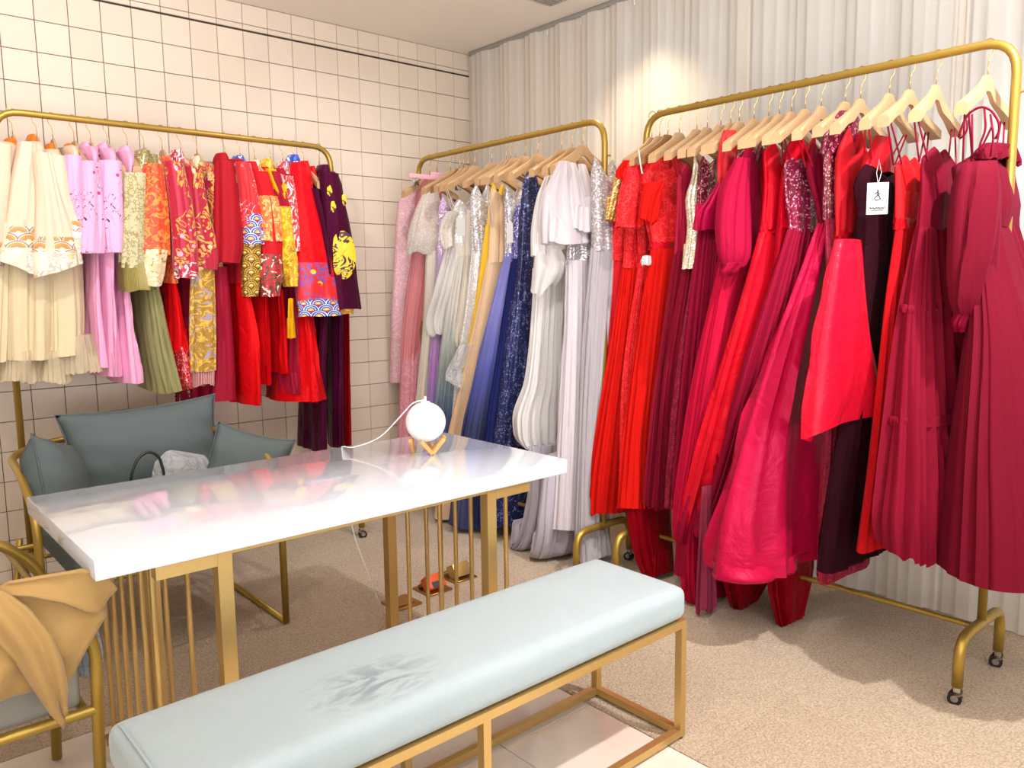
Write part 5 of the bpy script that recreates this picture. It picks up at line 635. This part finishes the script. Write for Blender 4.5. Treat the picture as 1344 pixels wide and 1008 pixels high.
{'rack': 'L', 's': -1.426, 'name': 'embroidered_jacket', 'cat': 'jacket', 'label': 'scarlet jacket with a wide sleeve ending in embroidered blue and purple waves', 'short': 'scarlet jacket with wide wave sleeve', 'parts': [('body', 'satin_scarlet', [(-1.406, -0.365, 1.925, 0.024, 0.099), (-1.405, -0.365, 1.866, 0.03, 0.122), (-1.384, -0.365, 1.255, 0.038, 0.154)], {'f': (6, 0.006), 'hem': 0.003}), ('collar', 'satin_blue', [(-1.443, -0.385, 1.956, 0.019, 0.045), (-1.444, -0.385, 1.928, 0.032, 0.055), (-1.446, -0.385, 1.901, 0.033, 0.065)], {'f': (0, 0), 'hem': 0.004, 'open': 1}), ('sleeve', 'satin_scarlet', [(-1.489, -0.535, 1.897, 0.036, 0.045), (-1.472, -0.535, 1.736, 0.061, 0.045), (-1.444, -0.535, 1.557, 0.084, 0.045), (-1.421, -0.535, 1.366, 0.107, 0.045)], {'f': (6, 0.006), 'hem': 0.003}), ('cuff', 'waves_blue2', [(-1.414, -0.535, 1.256, 0.115, 0.05), (-1.411, -0.535, 1.219, 0.115, 0.05), (-1.409, -0.535, 1.171, 0.116, 0.05)], {'f': (6, 0.006), 'hem': 0.003}), ('skirt', 'satin_red2', [(-1.421, -0.365, 1.27, 0.021, 0.086), (-1.416, -0.365, 1.034, 0.025, 0.102), (-1.418, -0.365, 0.735, 0.031, 0.127)], {'f': (5, 0.0162), 'hem': 0.0042}), ('cuff_swirls', 'swirl_red', [(-1.43, -0.535, 1.429, 0.101, 0.05), (-1.418, -0.535, 1.337, 0.11, 0.052), (-1.414, -0.535, 1.248, 0.115, 0.05)], {'f': (6, 0.006), 'hem': 0.003})], 'strap': None},
{'rack': 'L', 's': -1.373, 'name': 'wool_jacket', 'cat': 'jacket', 'label': 'narrow plum jacket with a red stand collar behind the scarlet sleeve', 'short': 'narrow plum jacket with red collar', 'parts': [('body', 'satin_plum', [(-1.34, -0.365, 1.841, 0.023, 0.09), (-1.326, -0.365, 1.774, 0.03, 0.12), (-1.305, -0.365, 1.222, 0.025, 0.098)], {'f': (6, 0.006), 'hem': 0.003}), ('collar', 'crepe_red', [(-1.351, -0.385, 1.909, 0.012, 0.045), (-1.354, -0.385, 1.859, 0.026, 0.055), (-1.356, -0.385, 1.808, 0.027, 0.065)], {'f': (0, 0), 'hem': 0.004, 'open': 1}), ('sleeve', 'satin_plum', [(-1.426, -0.535, 1.781, 0.029, 0.045), (-1.39, -0.535, 1.595, 0.024, 0.045), (-1.371, -0.535, 1.374, 0.018, 0.045)], {'f': (6, 0.006), 'hem': 0.003}), ('skirt', 'satin_plum', [(-1.343, -0.365, 1.242, 0.031, 0.122), (-1.377, -0.365, 0.879, 0.031, 0.125), (-1.396, -0.365, 0.483, 0.035, 0.143)], {'f': (5, 0.0126), 'hem': 0.0042})], 'strap': None},
{'rack': 'L', 's': -1.29, 'name': 'dragon_robe', 'cat': 'jacket', 'label': 'plum robe with a yellow dragon roundel, at the right end of the jacket rack', 'short': 'plum dragon roundel robe', 'parts': [('body', 'satin_plum', [(-1.266, -0.365, 1.884, 0.038, 0.1), (-1.256, -0.365, 1.825, 0.039, 0.147), (-1.213, -0.365, 1.205, 0.04, 0.149)], {'f': (6, 0.006), 'hem': 0.003}), ('collar', 'satin_plum', [(-1.281, -0.385, 1.922, 0.022, 0.045), (-1.283, -0.385, 1.89, 0.035, 0.055), (-1.284, -0.385, 1.858, 0.036, 0.065)], {'f': (0, 0), 'hem': 0.004, 'open': 1}), ('sleeve', 'satin_plum', [(-1.333, -0.535, 1.861, 0.049, 0.045), (-1.305, -0.535, 1.635, 0.073, 0.045), (-1.292, -0.535, 1.411, 0.09, 0.045), (-1.278, -0.535, 1.2, 0.098, 0.045)], {'f': (6, 0.006), 'hem': 0.003}), ('skirt', 'satin_plum', [(-1.243, -0.365, 1.228, 0.026, 0.097), (-1.25, -0.365, 0.866, 0.022, 0.083), (-1.263, -0.365, 0.471, 0.02, 0.077)], {'f': (5, 0.0108), 'hem': 0.0042}), ('skirt', 'satin_darkred', [(-1.176, -0.365, 1.226, 0.012, 0.044), (-1.183, -0.365, 0.857, 0.012, 0.037), (-1.19, -0.365, 0.464, 0.012, 0.03)], {'f': (3, 0.0054), 'hem': 0.0042}), ('lining_cuff', 'brocade_gold', [(-1.274, -0.53, 1.215, 0.062, 0.04), (-1.271, -0.53, 1.177, 0.049, 0.035)], {'f': (6, 0.006), 'hem': 0.003})], 'strap': None},
]

GROUP = {'L': 'embroidered garments on the tiled-wall rack', 'M': 'pastel and navy gowns on the corner rack', 'R': 'red and berry gowns on the right rack'}
roots = {}
for gi, g in enumerate(GARMENTS):
    rk = g['rack']; s = g['s']
    hz = min(r[2] for p in g['parts'] for r in p[2])
    base = (s, LY, hz) if rk == 'L' else (RX if rk == 'R' else MX, s, hz)
    root = thing(g['name'], base, g['label'], g['cat'], GROUP[rk]); roots[g['short']] = root
    for pi_, (pn, mat, rows_, o) in enumerate(g['parts']):
        o = dict(o); loft(rows_, seed=gi*13+pi_, **o).obj(pn, fab(mat), root, angle=75)
    place_hanger(rk, s, gi, g['short'], brown=g.get('hang'))
    for cn, cmat, crad, cpts in g.get('cords', ()): MB().tube(cpts, crad, 6, fillet=.02).obj(cn, fab(cmat), root, angle=180)
    if g['strap']:
        bd = [p for p in g['parts'] if p[0] in ('bodice', 'lining_straps')][0][2]
        top = bd[0]; nxt = bd[1]; mt = fab(g['strap'])
        for sg in (-1, 1):
            for e in (-.006, .006):
                w = MB(); x0 = base[0]+sg*.155
                p0 = (x0, s+e*.6, RZ-.185); p1 = (nxt[0]+sg*min(.125, nxt[3]*.9), nxt[1]+e*2.2, nxt[2]-.004)
                mid = tuple((u+v)/2 for u, v in zip(p0, p1)); w.tube([p0, mid, p1], .0028, 6); w.obj('strap', mt, root)

def paper_tag(root, c, w, h, nrm, extra=None):
    """white card on a thread: c centre, nrm facing direction in the floor plane"""
    n = Vector((nrm[0], nrm[1], 0)).normalized(); r = Vector((-n.y, n.x, 0))
    M = Matrix((r, n*-1, Vector((0, 0, 1)))).transposed()
    t = MB().box(c, (w, .0015, h), rot=M).obj('price_tag', plain('tag_card', '#bdbbb6', .8), root, smooth=False)
    tag(t, 'white paper tag on thread')
    ink = plain('tag_ink', '#3c3c3c', .8); cc = Vector(c)+n*.0022
    th = MB(); th.tube([cc+Vector((0, 0, h/2-.006)), cc+r*.008+Vector((0, 0, h/2+.03)), cc+n*-.004+Vector((0, 0, h/2+.07)), cc-r*.006+Vector((0, 0, h/2+.03)), cc+Vector((0, 0, h/2-.006))], .0007, 5); th.obj('thread', plain('thread_white', '#e8e4dc', .6), t)
    if extra:
        pr = MB(); q = lambda a, b: cc+r*(a*w)+Vector((0, 0, b*h))
        pr.tube([q(-.02, .28), q(.03, .22), q(0, .12), q(-.16, -.02), q(-.05, -.05), q(.15, -.02), q(.02, .12)], .0018, 5)
        pr.tube([q(-.12, .14), q(-.02, .2), q(.1, .13)], .0018, 5)
        pts = [q(-.36+.045*i, -.30+.022*math.sin(i*2.1)+.01*math.sin(i*.9)) for i in range(17)]
        pr.tube(pts, .0015, 5); pr.tube([q(-.28, -.37), q(.28, -.37)], .001, 4)
        pr.obj('tag_print', ink, t)
    return t
paper_tag(roots['dark burgundy velvet gown with white tag'], (-.735, -2.952, 1.568), .062, .098, (-.85, -.5), 1)
paper_tag(roots['short white dress with tag'], (-.80, -.893, 1.603), .045, .09, (-.8, -.6))
paper_tag(roots['periwinkle gown with silver bodice'], (-.83, -1.30, 1.55), .03, .09, (-.8, -.6))

# dragon roundel and sleeve studs on the plum robe: raised embroidery following the sleeve
def roundel(root, c, rx, rz, nrm, mat, name, curve=.0):
    n = Vector((nrm[0], nrm[1], 0)).normalized(); r = Vector((-n.y, n.x, 0)); V = []; F = []; UV = []; nn = 36; rings = 7
    for j in range(rings+1):
        for i in range(nn):
            a = 2*PI*i/nn; q = j/rings; x = rx*q*math.cos(a); z = rz*q*math.sin(a)
            p = Vector(c)+r*x+Vector((0, 0, z))-n*(curve*x*x)+n*(.006*(1-q**4)+.002*math.sin(5*a+9*q)); V.append(p); UV.append((x, z))
    for j in range(rings):
        for i in range(nn): i2 = (i+1) % nn; F.append((j*nn+i, j*nn+i2, (j+1)*nn+i2, (j+1)*nn+i))
    o = MB().add(V, F, UV).obj(name, mat, root, angle=180)
    return o
DRAG = fabric('dragon_gold', 'embroid', '#e0c01c', '#3f0c26', '#f6e878')
dr = roots['plum dragon roundel robe']
roundel(dr, (-1.297, -.588, 1.467), .062, .118, (-.35, -.94), DRAG, 'dragon_roundel', 2.)
for c in ((-1.335, -.575, 1.70), (-1.275, -.575, 1.735), (-1.35, -.57, 1.775)): roundel(dr, c, .014, .028, (-.35, -.94), DRAG, 'small_roundel', 2.)

# ------------------------------------------------------------------ white table with gold slatted legs
m = N('white_gloss'); m.set(Base_Color=srgb('#cdd3dd'), Roughness=.08, Coat_Weight=.6, Coat_Roughness=.03); GLOSS = m.m
tx0, tx1, ty0, ty1, tz = -2.885, -1.462, -2.298, -1.59, .74
tb = thing('table', ((tx0+tx1)/2, (ty0+ty1)/2, 0), 'long white glossy table on gold slatted metal legs, in the middle of the shop', 'table')
MB().box(((tx0+tx1)/2, (ty0+ty1)/2, tz-.023), (tx1-tx0, ty1-ty0, .046), bev=.002).obj('tabletop', GLOSS, tb)
for yy in (-2.27, -1.66): MB().box(((tx0+tx1)/2, yy, .688), (1.12, .025, .012)).obj('under_rail', GOLDF, tb, smooth=False)
for side, xi, xo in ((-1, -2.603, -2.742), (1, -1.778, -1.640)):
    lg = MB().box((xi, -2.27, .347), (.035, .035, .694)).obj('leg', GOLDF, tb, smooth=False)
    l2 = MB().box((xi, -1.70, .347), (.035, .035, .694)).obj('leg', GOLDF, tb, smooth=False)
    sgn = 1 if xo > xi else -1
    for yy in (-2.27, -1.70):
        for zz in (.677, .012): MB().box(((xi+xo)/2+sgn*.018, yy, zz), (abs(xo-xi), .035, .034 if zz > .1 else .02)).obj('leg_beam', GOLDF, tb, smooth=False)
    for zz in (.683, .010): MB().box((xo, -1.985, zz), (.02, .54, .016)).obj('leg_beam', GOLDF, tb, smooth=False)
    for zz in (.683, .010): MB().box((xi, -1.985, zz), (.02, .54, .016)).obj('leg_beam', GOLDF, tb, smooth=False)
    for yy in (-1.735, -1.825, -1.915, -2.005, -2.10, -2.19): MB().tube([(xo, yy, .012), (xo, yy, .69)], .0075, 10).obj('bar', GOLDF, tb)
    for yy in (-1.82, -2.012): MB().tube([(xi, yy, .012), (xi, yy, .69)], .0075, 10).obj('bar', GOLDF, tb)

# ------------------------------------------------------------------ moon lamp
lx, ly = -1.735, -1.885
lm = thing('moon_lamp', (lx, ly, tz), 'round white moon lamp on a crossed wooden stand, standing on the white table', 'lamp')
m = N('moon_plastic'); nz = m.noise(m.coords('Object'), 30, 5, .4); v = m.voro(m.coords('Object'), 45)
m.set(Base_Color=m.mix(m.math('MULTIPLY', nz, .3), srgb('#f6f7f4'), srgb('#d9dcd8')), Roughness=.6); m.bump(m.math('ADD', nz, v), .35, .004)
m.b.inputs['Subsurface Weight'].default_value = .2; m.b.inputs['Subsurface Radius'].default_value = (.02, .02, .02)
MB().sphere((lx, ly, tz+.108), .0685, 40, 24).obj('globe', m.m, lm, angle=180)
w = MB(); w.tube([(lx, ly, tz+.172), (lx, ly, tz+.179)], .016, 18); w.tube([(lx, ly, tz+.178), (lx, ly, tz+.196)], .0045, 10); w.obj('cap', WHITEP, lm)
for a0 in (0.35, 0.35+2*PI/3, 0.35+4*PI/3):
    d = Vector((math.cos(a0), math.sin(a0), 0)); p = Vector((-d.y, d.x, 0))
    c0 = Vector((lx, ly, tz))+d*.046
    for sg in (-1, 1):
        A = c0+p*(sg*.040)+Vector((0, 0, .048))+d*.004; B_ = c0+p*(sg*.004)+Vector((0, 0, .008))
        ax = (B_-A).normalized(); up = d; si = ax.cross(up).normalized(); M = Matrix((ax, si, up)).transposed()
        MB().box((A+B_)/2, ((B_-A).length+.012, .014, .012), rot=M, bev=.0015, seg=1).obj('stand_bar', LWOOD, lm)
pts = [(lx-.004, ly+.002, tz+.184), (lx-.03, ly+.03, tz+.176), (lx-.07, ly+.09, tz+.10), (lx-.10, ly+.13, tz+.05), (lx-.13, ly+.19, tz+.02), (lx-.155, ly+.24, tz+.004), (lx-.16, ly+.27, tz+.003), (lx-.165, ly+.298, tz+.002), (lx-.166, ly+.303, tz-.06), (lx-.13, ly+.29, .40), (lx-.06, ly+.26, .16), (-1.70, -1.52, .03), (-1.66, -1.47, .02)]
MB().tube(pts, .0022, 6, fillet=.05).obj('power_cord', WHITEP, lm, angle=180)
MB().box((-1.645, -1.462, .022), (.03, .022, .022), bev=.003, rz=.5).obj('plug', WHITEP, lm)

# brass floor boxes
BR = plain('floor_brass', '#b48a44', .35, .9)
for k, (fx, fy, lab) in enumerate(((-1.560, -1.425, 'brass floor socket box with the white lamp plug beside it'), (-1.375, -1.388, 'brass floor socket box holding an orange-faced outlet'), (-1.205, -1.345, 'brass floor socket box with its flap raised, farthest from the table leg'))):
    fb = thing('floor_socket', (fx, fy, .006), lab, 'socket', 'brass floor socket boxes')
    MB().box((fx, fy, .010), (.125, .125, .008), bev=.002, seg=1).obj('base_plate', BR, fb)
    if k == 0: MB().box((fx-.0, fy, .017), (.085, .085, .006), bev=.001, seg=1).obj('flap', BR, fb)
    else:
        M = Matrix.Rotation(math.radians(-38 if k == 1 else -30), 3, 'X')
        MB().box((fx, fy+.012, .046), (.088, .09, .006), rot=M).obj('flap', BR, fb, smooth=False)
        c = plain('outlet_orange', '#e2561c', .5) if k == 1 else plain('outlet_steel', '#c6a568', .4, .7)
        f = MB().box((fx-.005, fy-.014, .043), (.085, .055, .062), rot=M, bev=.003).obj('outlet', c, fb)
        if k == 1: tag(f, 'orange outlet block'); MB().box((fx-.014, fy-.046, .046), (.034, .006, .026), rot=M).obj('outlet_face', plain('outlet_dark', '#3a3c40', .5), f)

# ------------------------------------------------------------------ bench
bx0, bx1, by0, by1 = -2.925, -1.496, -2.812, -2.458
bn = thing('bench', ((bx0+bx1)/2, (by0+by1)/2, 0), 'long pale grey-blue velvet bench on a square gold frame, in front of the table', 'bench')
m = N('bench_velvet'); ob = m.coords('Object'); nz = m.noise(ob, 5, 6, 1.6, .6); fine = m.noise(ob, 60, 4, .5)
sx = m.n('ShaderNodeSeparateXYZ'); m.l(ob, sx.inputs[0])
# brushed-up nap patch left of the middle
ddx = m.math('DIVIDE', m.math('ADD', sx.outputs[0], .24), .17); ddy = m.math('DIVIDE', m.math('ADD', sx.outputs[1], .06), .10)
rr = m.math('SUBTRACT', 1.1, m.math('SQRT', m.math('ADD', m.math('POWER', ddx, 2.), m.math('POWER', ddy, 2.))))
st = m.noise(m.coords('Object', (6, 15, 6)), 1.3, 3, 2.5)
patch = m.math('MULTIPLY', m.math('MAXIMUM', rr, 0.), m.ramp(st, [(.42, (0, 0, 0, 1)), (.60, (1, 1, 1, 1))]))
cc = m.mix(m.math('MULTIPLY', nz, .5), srgb('#9eabae'), srgb('#869394')); cc = m.mix(m.math('MINIMUM', patch, .8), cc, srgb('#66757a'))
cc = m.mix(m.math('MULTIPLY', fine, .15), cc, srgb('#b6c2c4'))
m.set(Base_Color=cc, Roughness=.8, Sheen_Weight=.25, Sheen_Roughness=.4); m.bump(m.math('ADD', nz, m.math('MULTIPLY', fine, .3)), .25, .008); BV = m.m
def cushion_block(c, d, dome=.012, nx=24, ny=14, r=.03, nz_=8):
    """upholstered slab: rounded edges, domed top"""
    bm = bmesh.new(); bmesh.ops.create_cube(bm, size=1)
    for v in bm.verts: v.co = Vector((v.co.x*d[0], v.co.y*d[1], v.co.z*d[2]))
    bmesh.ops.bevel(bm, geom=bm.edges[:], offset=r, segments=4, profile=.6, affect='EDGES')
    bmesh.ops.subdivide_edges(bm, edges=[e for e in bm.edges if e.calc_length() > .08], cuts=8, use_grid_fill=True)
    for v in bm.verts:
        a = (1-(2*v.co.x/d[0])**4)*(1-(2*v.co.y/d[1])**4)
        if v.co.z > d[2]*.2: v.co.z += dome*max(a, 0)
    bm.verts.index_update(); o = MB().add([v.co+Vector(c) for v in bm.verts], [[v.index for v in f.verts] for f in bm.faces]); bm.free(); return o
seat = cushion_block(((bx0+bx1)/2, (by0+by1)/2, .413), (bx1-bx0, by1-by0, .096), .010, r=.034).obj('seat', BV, bn, angle=180)
pip = MB()
for xe in (bx0+.018, ):
    pip.tube([(xe, by0+.02, .375), (xe, by0+.006, .44), (xe+.002, by0+.03, .462), (xe, (by0+by1)/2, .468), (xe+.002, by1-.03, .462), (xe, by1-.006, .44), (xe, by1-.02, .375)], .003, 6, fillet=.03)
pip.obj('piping', BV, seat, angle=180)
fz = .352
for xx in (bx0+.02, bx1-.012):
    for yy in (by0+.014, by1-.014):
        MB().box((xx, yy, fz/2+.006), (.0226, .0226, fz-.0125)).obj('leg', GOLDF, bn, smooth=False)
        MB().tube([(xx, yy, 0.004), (xx, yy, .013)], .009, 10).obj('foot_pad', BLACK, bn)
for yy in (by0+.014, by1-.014):
    for zz in (fz, .024): MB().box(((bx0+bx1)/2+.004, yy, zz), (bx1-bx0-.01, .022, .022)).obj('frame_rail', GOLDF, bn, smooth=False)
for xx in (bx0+.02, bx1-.012):
    for zz in (fz, .024): MB().box((xx, (by0+by1)/2, zz), (.0214, by1-by0-.05, .0214)).obj('frame_rail', GOLDF, bn, smooth=False)
for yy in (by0+.014, by1-.014): MB().box((-2.232, yy, fz/2+.01), (.0214, .0226, fz-.034)).obj('middle_leg', GOLDF, bn, smooth=False)

# ------------------------------------------------------------------ loveseat, cushions, bag
VEL = fabric('grey_velvet', 'velvet', '#596262', '#8a9494')
ls = thing('loveseat', (-2.41, -.95, 0), 'gold tubular loveseat with grey velvet seat, behind the white table', 'loveseat')
MB().tube([(-2.815, -1.28, .012), (-2.815, -1.28, .60), (-2.815, -1.08, .705), (-2.80, -.80, .715), (-2.66, -.60, .72), (-2.42, -.56, .722), (-2.16, -.60, .72), (-2.02, -.80, .715), (-2.0, -1.08, .705), (-2.0, -1.28, .60), (-2.0, -1.28, .012)], .0135, 12, fillet=.09).obj('arm_and_back_rail', GOLD, ls, angle=180)
for xx in (-2.815, -2.0):
    MB().tube([(xx, -1.28, .014), (xx, -.64, .014), (xx+(.05 if xx < -2.5 else -.05), -.62, .36)], .0125, 10, fillet=.06).obj('runner', GOLD, ls, angle=180)
    MB().tube([(xx, -1.28, .34), (xx, -.66, .33)], .011, 10).obj('seat_rail', GOLD, ls)
for yy in (-1.26, -.68): MB().tube([(-2.815, yy, .34), (-2.0, yy, .34)], .011, 10).obj('seat_rail', GOLD, ls)
for xx in (-2.62, -2.40, -2.18): MB().tube([(xx, -.64, .34), (xx, -.585, .715)], .008, 8).obj('back_spindle', GOLD, ls)
cushion_block((-2.385, -.95, .372), (.64, .54, .10), .015, r=.035).obj('seat_cushion', VEL, ls, angle=180)
def pillow(name, label, c, w, h, t, nrm, lean, roll, group='grey velvet cushions on the loveseat'):
    """square scatter cushion; nrm = facing angle in plan, lean = tilt back, roll = turn in its own plane"""
    root = thing(name, c, label, 'cushion', group)
    M = Matrix.Rotation(nrm, 3, 'Z') @ Matrix.Rotation(lean, 3, 'X') @ Matrix.Rotation(roll, 3, 'Y')
    n = 26; V = []; F = []
    rs = np.random.RandomState(int(abs(c[0])*1000)); ph = rs.uniform(0, 6, 6)
    for sgn in (-1, 1):
        for j in range(n+1):
            for i in range(n+1):
                u = 2*i/n-1; v = 2*j/n-1
                ex = u*(1-.10*(1-v*v)); ez = v*(1-.10*(1-u*u))
                q = max((1-u*u)*(1-v*v), 0)
                th = t/2*(q**.42)+.012*math.sin(11*u+ph[0]+3*v+2*math.sin(3*v))*q**.5*(1-q)**2+.012*math.sin(12*v+ph[1]+2*u)*(1-q)**2*q**.4
                V.append(M @ Vector((ex*w/2, sgn*th, ez*h/2))+Vector(c))
    m_ = (n+1)**2
    for j in range(n):
        for i in range(n):
            a = j*(n+1)+i; F.append((a, a+1, a+n+2, a+n+1)); F.append((m_+a, m_+a+n+1, m_+a+n+2, m_+a+1))
    mb = MB().add(V, F)
    o = mb.obj('cushion_cover', VEL, root, angle=180)
    bm = bmesh.new(); bm.from_mesh(o.data); bmesh.ops.remove_doubles(bm, verts=bm.verts[:], dist=.0008); bmesh.ops.recalc_face_normals(bm, faces=bm.faces[:]); bm.to_mesh(o.data); bm.free()
    for p in o.data.polygons: p.use_smooth = True
    pts = []
    for (a, b_) in (((-1, -1), (1, -1)), ((1, -1), (1, 1)), ((1, 1), (-1, 1)), ((-1, 1), (-1, -1))):
        for k in range(10):
            s_ = k/10; u = a[0]+(b_[0]-a[0])*s_; v = a[1]+(b_[1]-a[1])*s_
            pts.append(M @ Vector((u*(1-.10*(1-v*v))*w/2, 0, v*(1-.10*(1-u*u))*h/2))+Vector(c))
    pts.append(pts[0]); MB().tube(pts, .0035, 6).obj('seam', VEL, root, angle=180)
    return root
pillow('cushion', 'large grey velvet back cushion in the middle of the loveseat', (-2.315, -.755, .655), .62, .40, .20, 0.02, -.22, -.03)
pillow('cushion', 'small grey velvet cushion leaning on the left arm of the loveseat', (-2.70, -1.03, .625), .35, .36, .19, 1.15, -.16, .28)
pillow('cushion', 'small grey velvet cushion leaning on the right arm of the loveseat', (-2.07, -1.11, .585), .31, .36, .16, -.45, -.40, .32)
hb = thing('handbag', (-2.40, -1.05, .47), 'dark handbag with a looped black handle on the loveseat seat', 'bag')
LEA = plain('black_leather', '#17171c', .4, bump=.2)
MB().box((-2.40, -1.06, .535), (.20, .09, .13), bev=.02, seg=3).obj('bag_body', LEA, hb)
MB().tube([(-2.475, -1.07, .59), (-2.468, -1.07, .65), (-2.44, -1.06, .700), (-2.40, -1.055, .720), (-2.365, -1.055, .695), (-2.352, -1.06, .63), (-2.355, -1.06, .59)], .0055, 8, fillet=.03).obj('handle', LEA, hb, angle=180)
pb = thing('plastic_bag', (-2.27, -1.03, .47), 'crumpled clear plastic bag beside the black handbag handle', 'bag')
CLEAR = fabric('clear_plastic', 'plastic', '#e4e6e8')
loft([(-2.31, -1.02, .70, .012, .012), (-2.30, -1.02, .69, .05, .03), (-2.275, -1.02, .66, .09, .05), (-2.27, -1.02, .58, .11, .06), (-2.27, -1.02, .48, .11, .06)], f=(9, .016), hem=.0, seed=77).obj('crumpled_film', CLEAR, pb, angle=50)

# ------------------------------------------------------------------ armchair with coat at the left edge
AV = fabric('taupe_velvet', 'velvet', '#8d8b80', '#a8a898')
ac = thing('armchair', (-3.15, -1.94, 0), 'gold tubular armchair with grey-beige seat at the left picture edge', 'armchair')
for yy in (-2.17, -1.70):
    MB().tube([(-2.885, yy, .012), (-2.868, yy, .50), (-2.90, yy, .58), (-2.98, yy, .662), (-3.14, yy, .685), (-3.46, yy, .74), (-3.50, yy, .40), (-3.53, yy, .012)], .0135, 12, fillet=.09).obj('side_frame', GOLD, ac, angle=180)
    MB().tube([(-2.876, yy, .35), (-3.49, yy, .35)], .0125, 10).obj('seat_rail', GOLD, ac)
for xx in (-2.90, -3.48): MB().tube([(xx, -2.17, .35), (xx, -1.70, .35)], .011, 10).obj('seat_rail', GOLD, ac)
MB().tube([(-3.46, -2.17, .74), (-3.46, -1.70, .74)], .0135, 10).obj('back_rail', GOLD, ac)
cushion_block((-3.17, -1.935, .415), (.54, .43, .12), .012, r=.02).obj('seat_cushion', AV, ac, angle=180)
MB().tube([(-3.43, -2.144, .408), (-2.905, -2.144, .408)], .003, 6).obj('piping', AV, ac)
cushion_block((-3.40, -1.935, .60), (.09, .42, .28), .0, r=.03).obj('back_cushion', AV, ac, angle=180)
# coat draped over the near arm
m = N('camel_cotton'); ob = m.coords('Object'); nz = m.noise(ob, 9, 5, 1.2); fi = m.noise(ob, 500, 2)
m.set(Base_Color=m.mix(m.math('MULTIPLY', nz, .35), srgb('#a9854a'), srgb('#856433')), Roughness=.75, Sheen_Weight=.2); m.bump(m.math('ADD', nz, m.math('MULTIPLY', fi, .06)), .5, .012); CAMEL = m.m
ct = thing('coat', (-3.0, -2.17, .40), 'camel cotton coat thrown over the arm of the armchair', 'coat')
def sheet(fn, nu, nv, th, name, mat, root):
    P = [[Vector(fn(i/nu, j/nv)) for i in range(nu+1)] for j in range(nv+1)]
    V = []; F = []
    nr = []
    for j in range(nv+1):
        for i in range(nu+1):
            a = P[j][min(i+1, nu)]-P[j][max(i-1, 0)]; b_ = P[min(j+1, nv)][i]-P[max(j-1, 0)][i]; q = a.cross(b_)
            nr.append(q.normalized() if q.length > 1e-9 else Vector((0, -1, 0)))
    flat = [p for r in P for p in r]
    V = [p+n_*th/2 for p, n_ in zip(flat, nr)]+[p-n_*th/2 for p, n_ in zip(flat, nr)]; k = len(flat); w_ = nu+1
    UV = [(i/nu, j/nv) for j in range(nv+1) for i in range(nu+1)]*2
    for j in range(nv):
        for i in range(nu):
            a = j*w_+i; F.append((a, a+1, a+w_+1, a+w_)); F.append((k+a, k+a+w_, k+a+w_+1, k+a+1))
    for i in range(nu): F.append((i, k+i, k+i+1, i+1)); a = nv*w_+i; F.append((a, a+1, k+a+1, k+a))
    for j in range(nv): a = j*w_; F.append((a, a+w_, k+a+w_, k+a)); a = j*w_+nu; F.append((a, k+a, k+a+w_, a+w_))
    return MB().add(V, F, UV).obj(name, mat, root, angle=180)
def lerp_list(L, t):
    x = t*(len(L)-1); i = min(int(x), len(L)-2); f_ = x-i
    return tuple(a+(b_-a)*f_ for a, b_ in zip(L[i], L[i+1]))
def coat_main(u, v):
    # v: back hem -> over the arm -> front hem ; u: left -> right
    prof = [(-2.10, .50), (-2.125, .62), (-2.15, .682), (-2.175, .698), (-2.20, .685), (-2.222, .62), (-2.235, .55), (-2.225, .50), (-2.215, .47)]
    y, z = lerp_list(prof, v)
    right = lerp_list([(-2.90,), (-2.885,), (-2.885,), (-2.885,), (-2.868,), (-2.848,), (-2.90,), (-2.925,), (-2.945,)], v)[0]
    x = -3.30+(right+3.30)*u
    y += -.014*math.sin(9*u+3*v)*max(0, v-.4)*1.6+.006*math.sin(23*u+5*v); z -= .028*u*u+.006*math.sin(14*u)
    return (x, y, z)
sheet(coat_main, 40, 30, .006, 'coat_body', CAMEL, ct)
def coat_sleeve(u, v):
    c = lerp_list([(-3.10, .700, .035), (-3.075, .685, .05), (-3.04, .64, .056), (-3.005, .575, .052), (-2.982, .505, .044), (-2.965, .44, .03), (-2.955, .395, .008)], v)
    a = (u-.5)*2; y = -2.252-.03*math.sin(PI*min(1, v*1.1))*(1-.4*a*a)-.008*math.sin(5*a+6*v)
    return (c[0]+a*c[2]*.62, y+(.045 if v < .08 else 0), c[1]+.02*a)
sheet(coat_sleeve, 14, 26, .007, 'coat_sleeve', CAMEL, ct)
def coat_lapel(u, v):
    c = lerp_list([(-3.05, .705, .008), (-2.98, .697, .018), (-2.92, .682, .032), (-2.872, .652, .040), (-2.848, .622, .022)], v)
    a = (u-.5)*2
    return (c[0]+a*.02, -2.222-.022*math.sin(PI*v)-.012*a*a, c[1]+a*c[2])
sheet(coat_lapel, 10, 16, .007, 'coat_lapel', CAMEL, ct)
wb_ = thing('shopping_bag', (-2.885, -1.95, .36), 'pale thin plastic bag tucked behind the armchair leg', 'bag')
loft([(-2.905, -2.03, .60, .02, .02), (-2.90, -2.03, .585, .035, .05), (-2.885, -2.03, .52, .045, .08), (-2.872, -2.03, .45, .04, .085), (-2.868, -2.04, .40, .03, .06), (-2.868, -2.04, .385, .02, .03)], f=(7, .012), hem=.0, seed=5).obj('film', fabric('pale_film', 'plastic', '#c8d4dc'), wb_, angle=60)
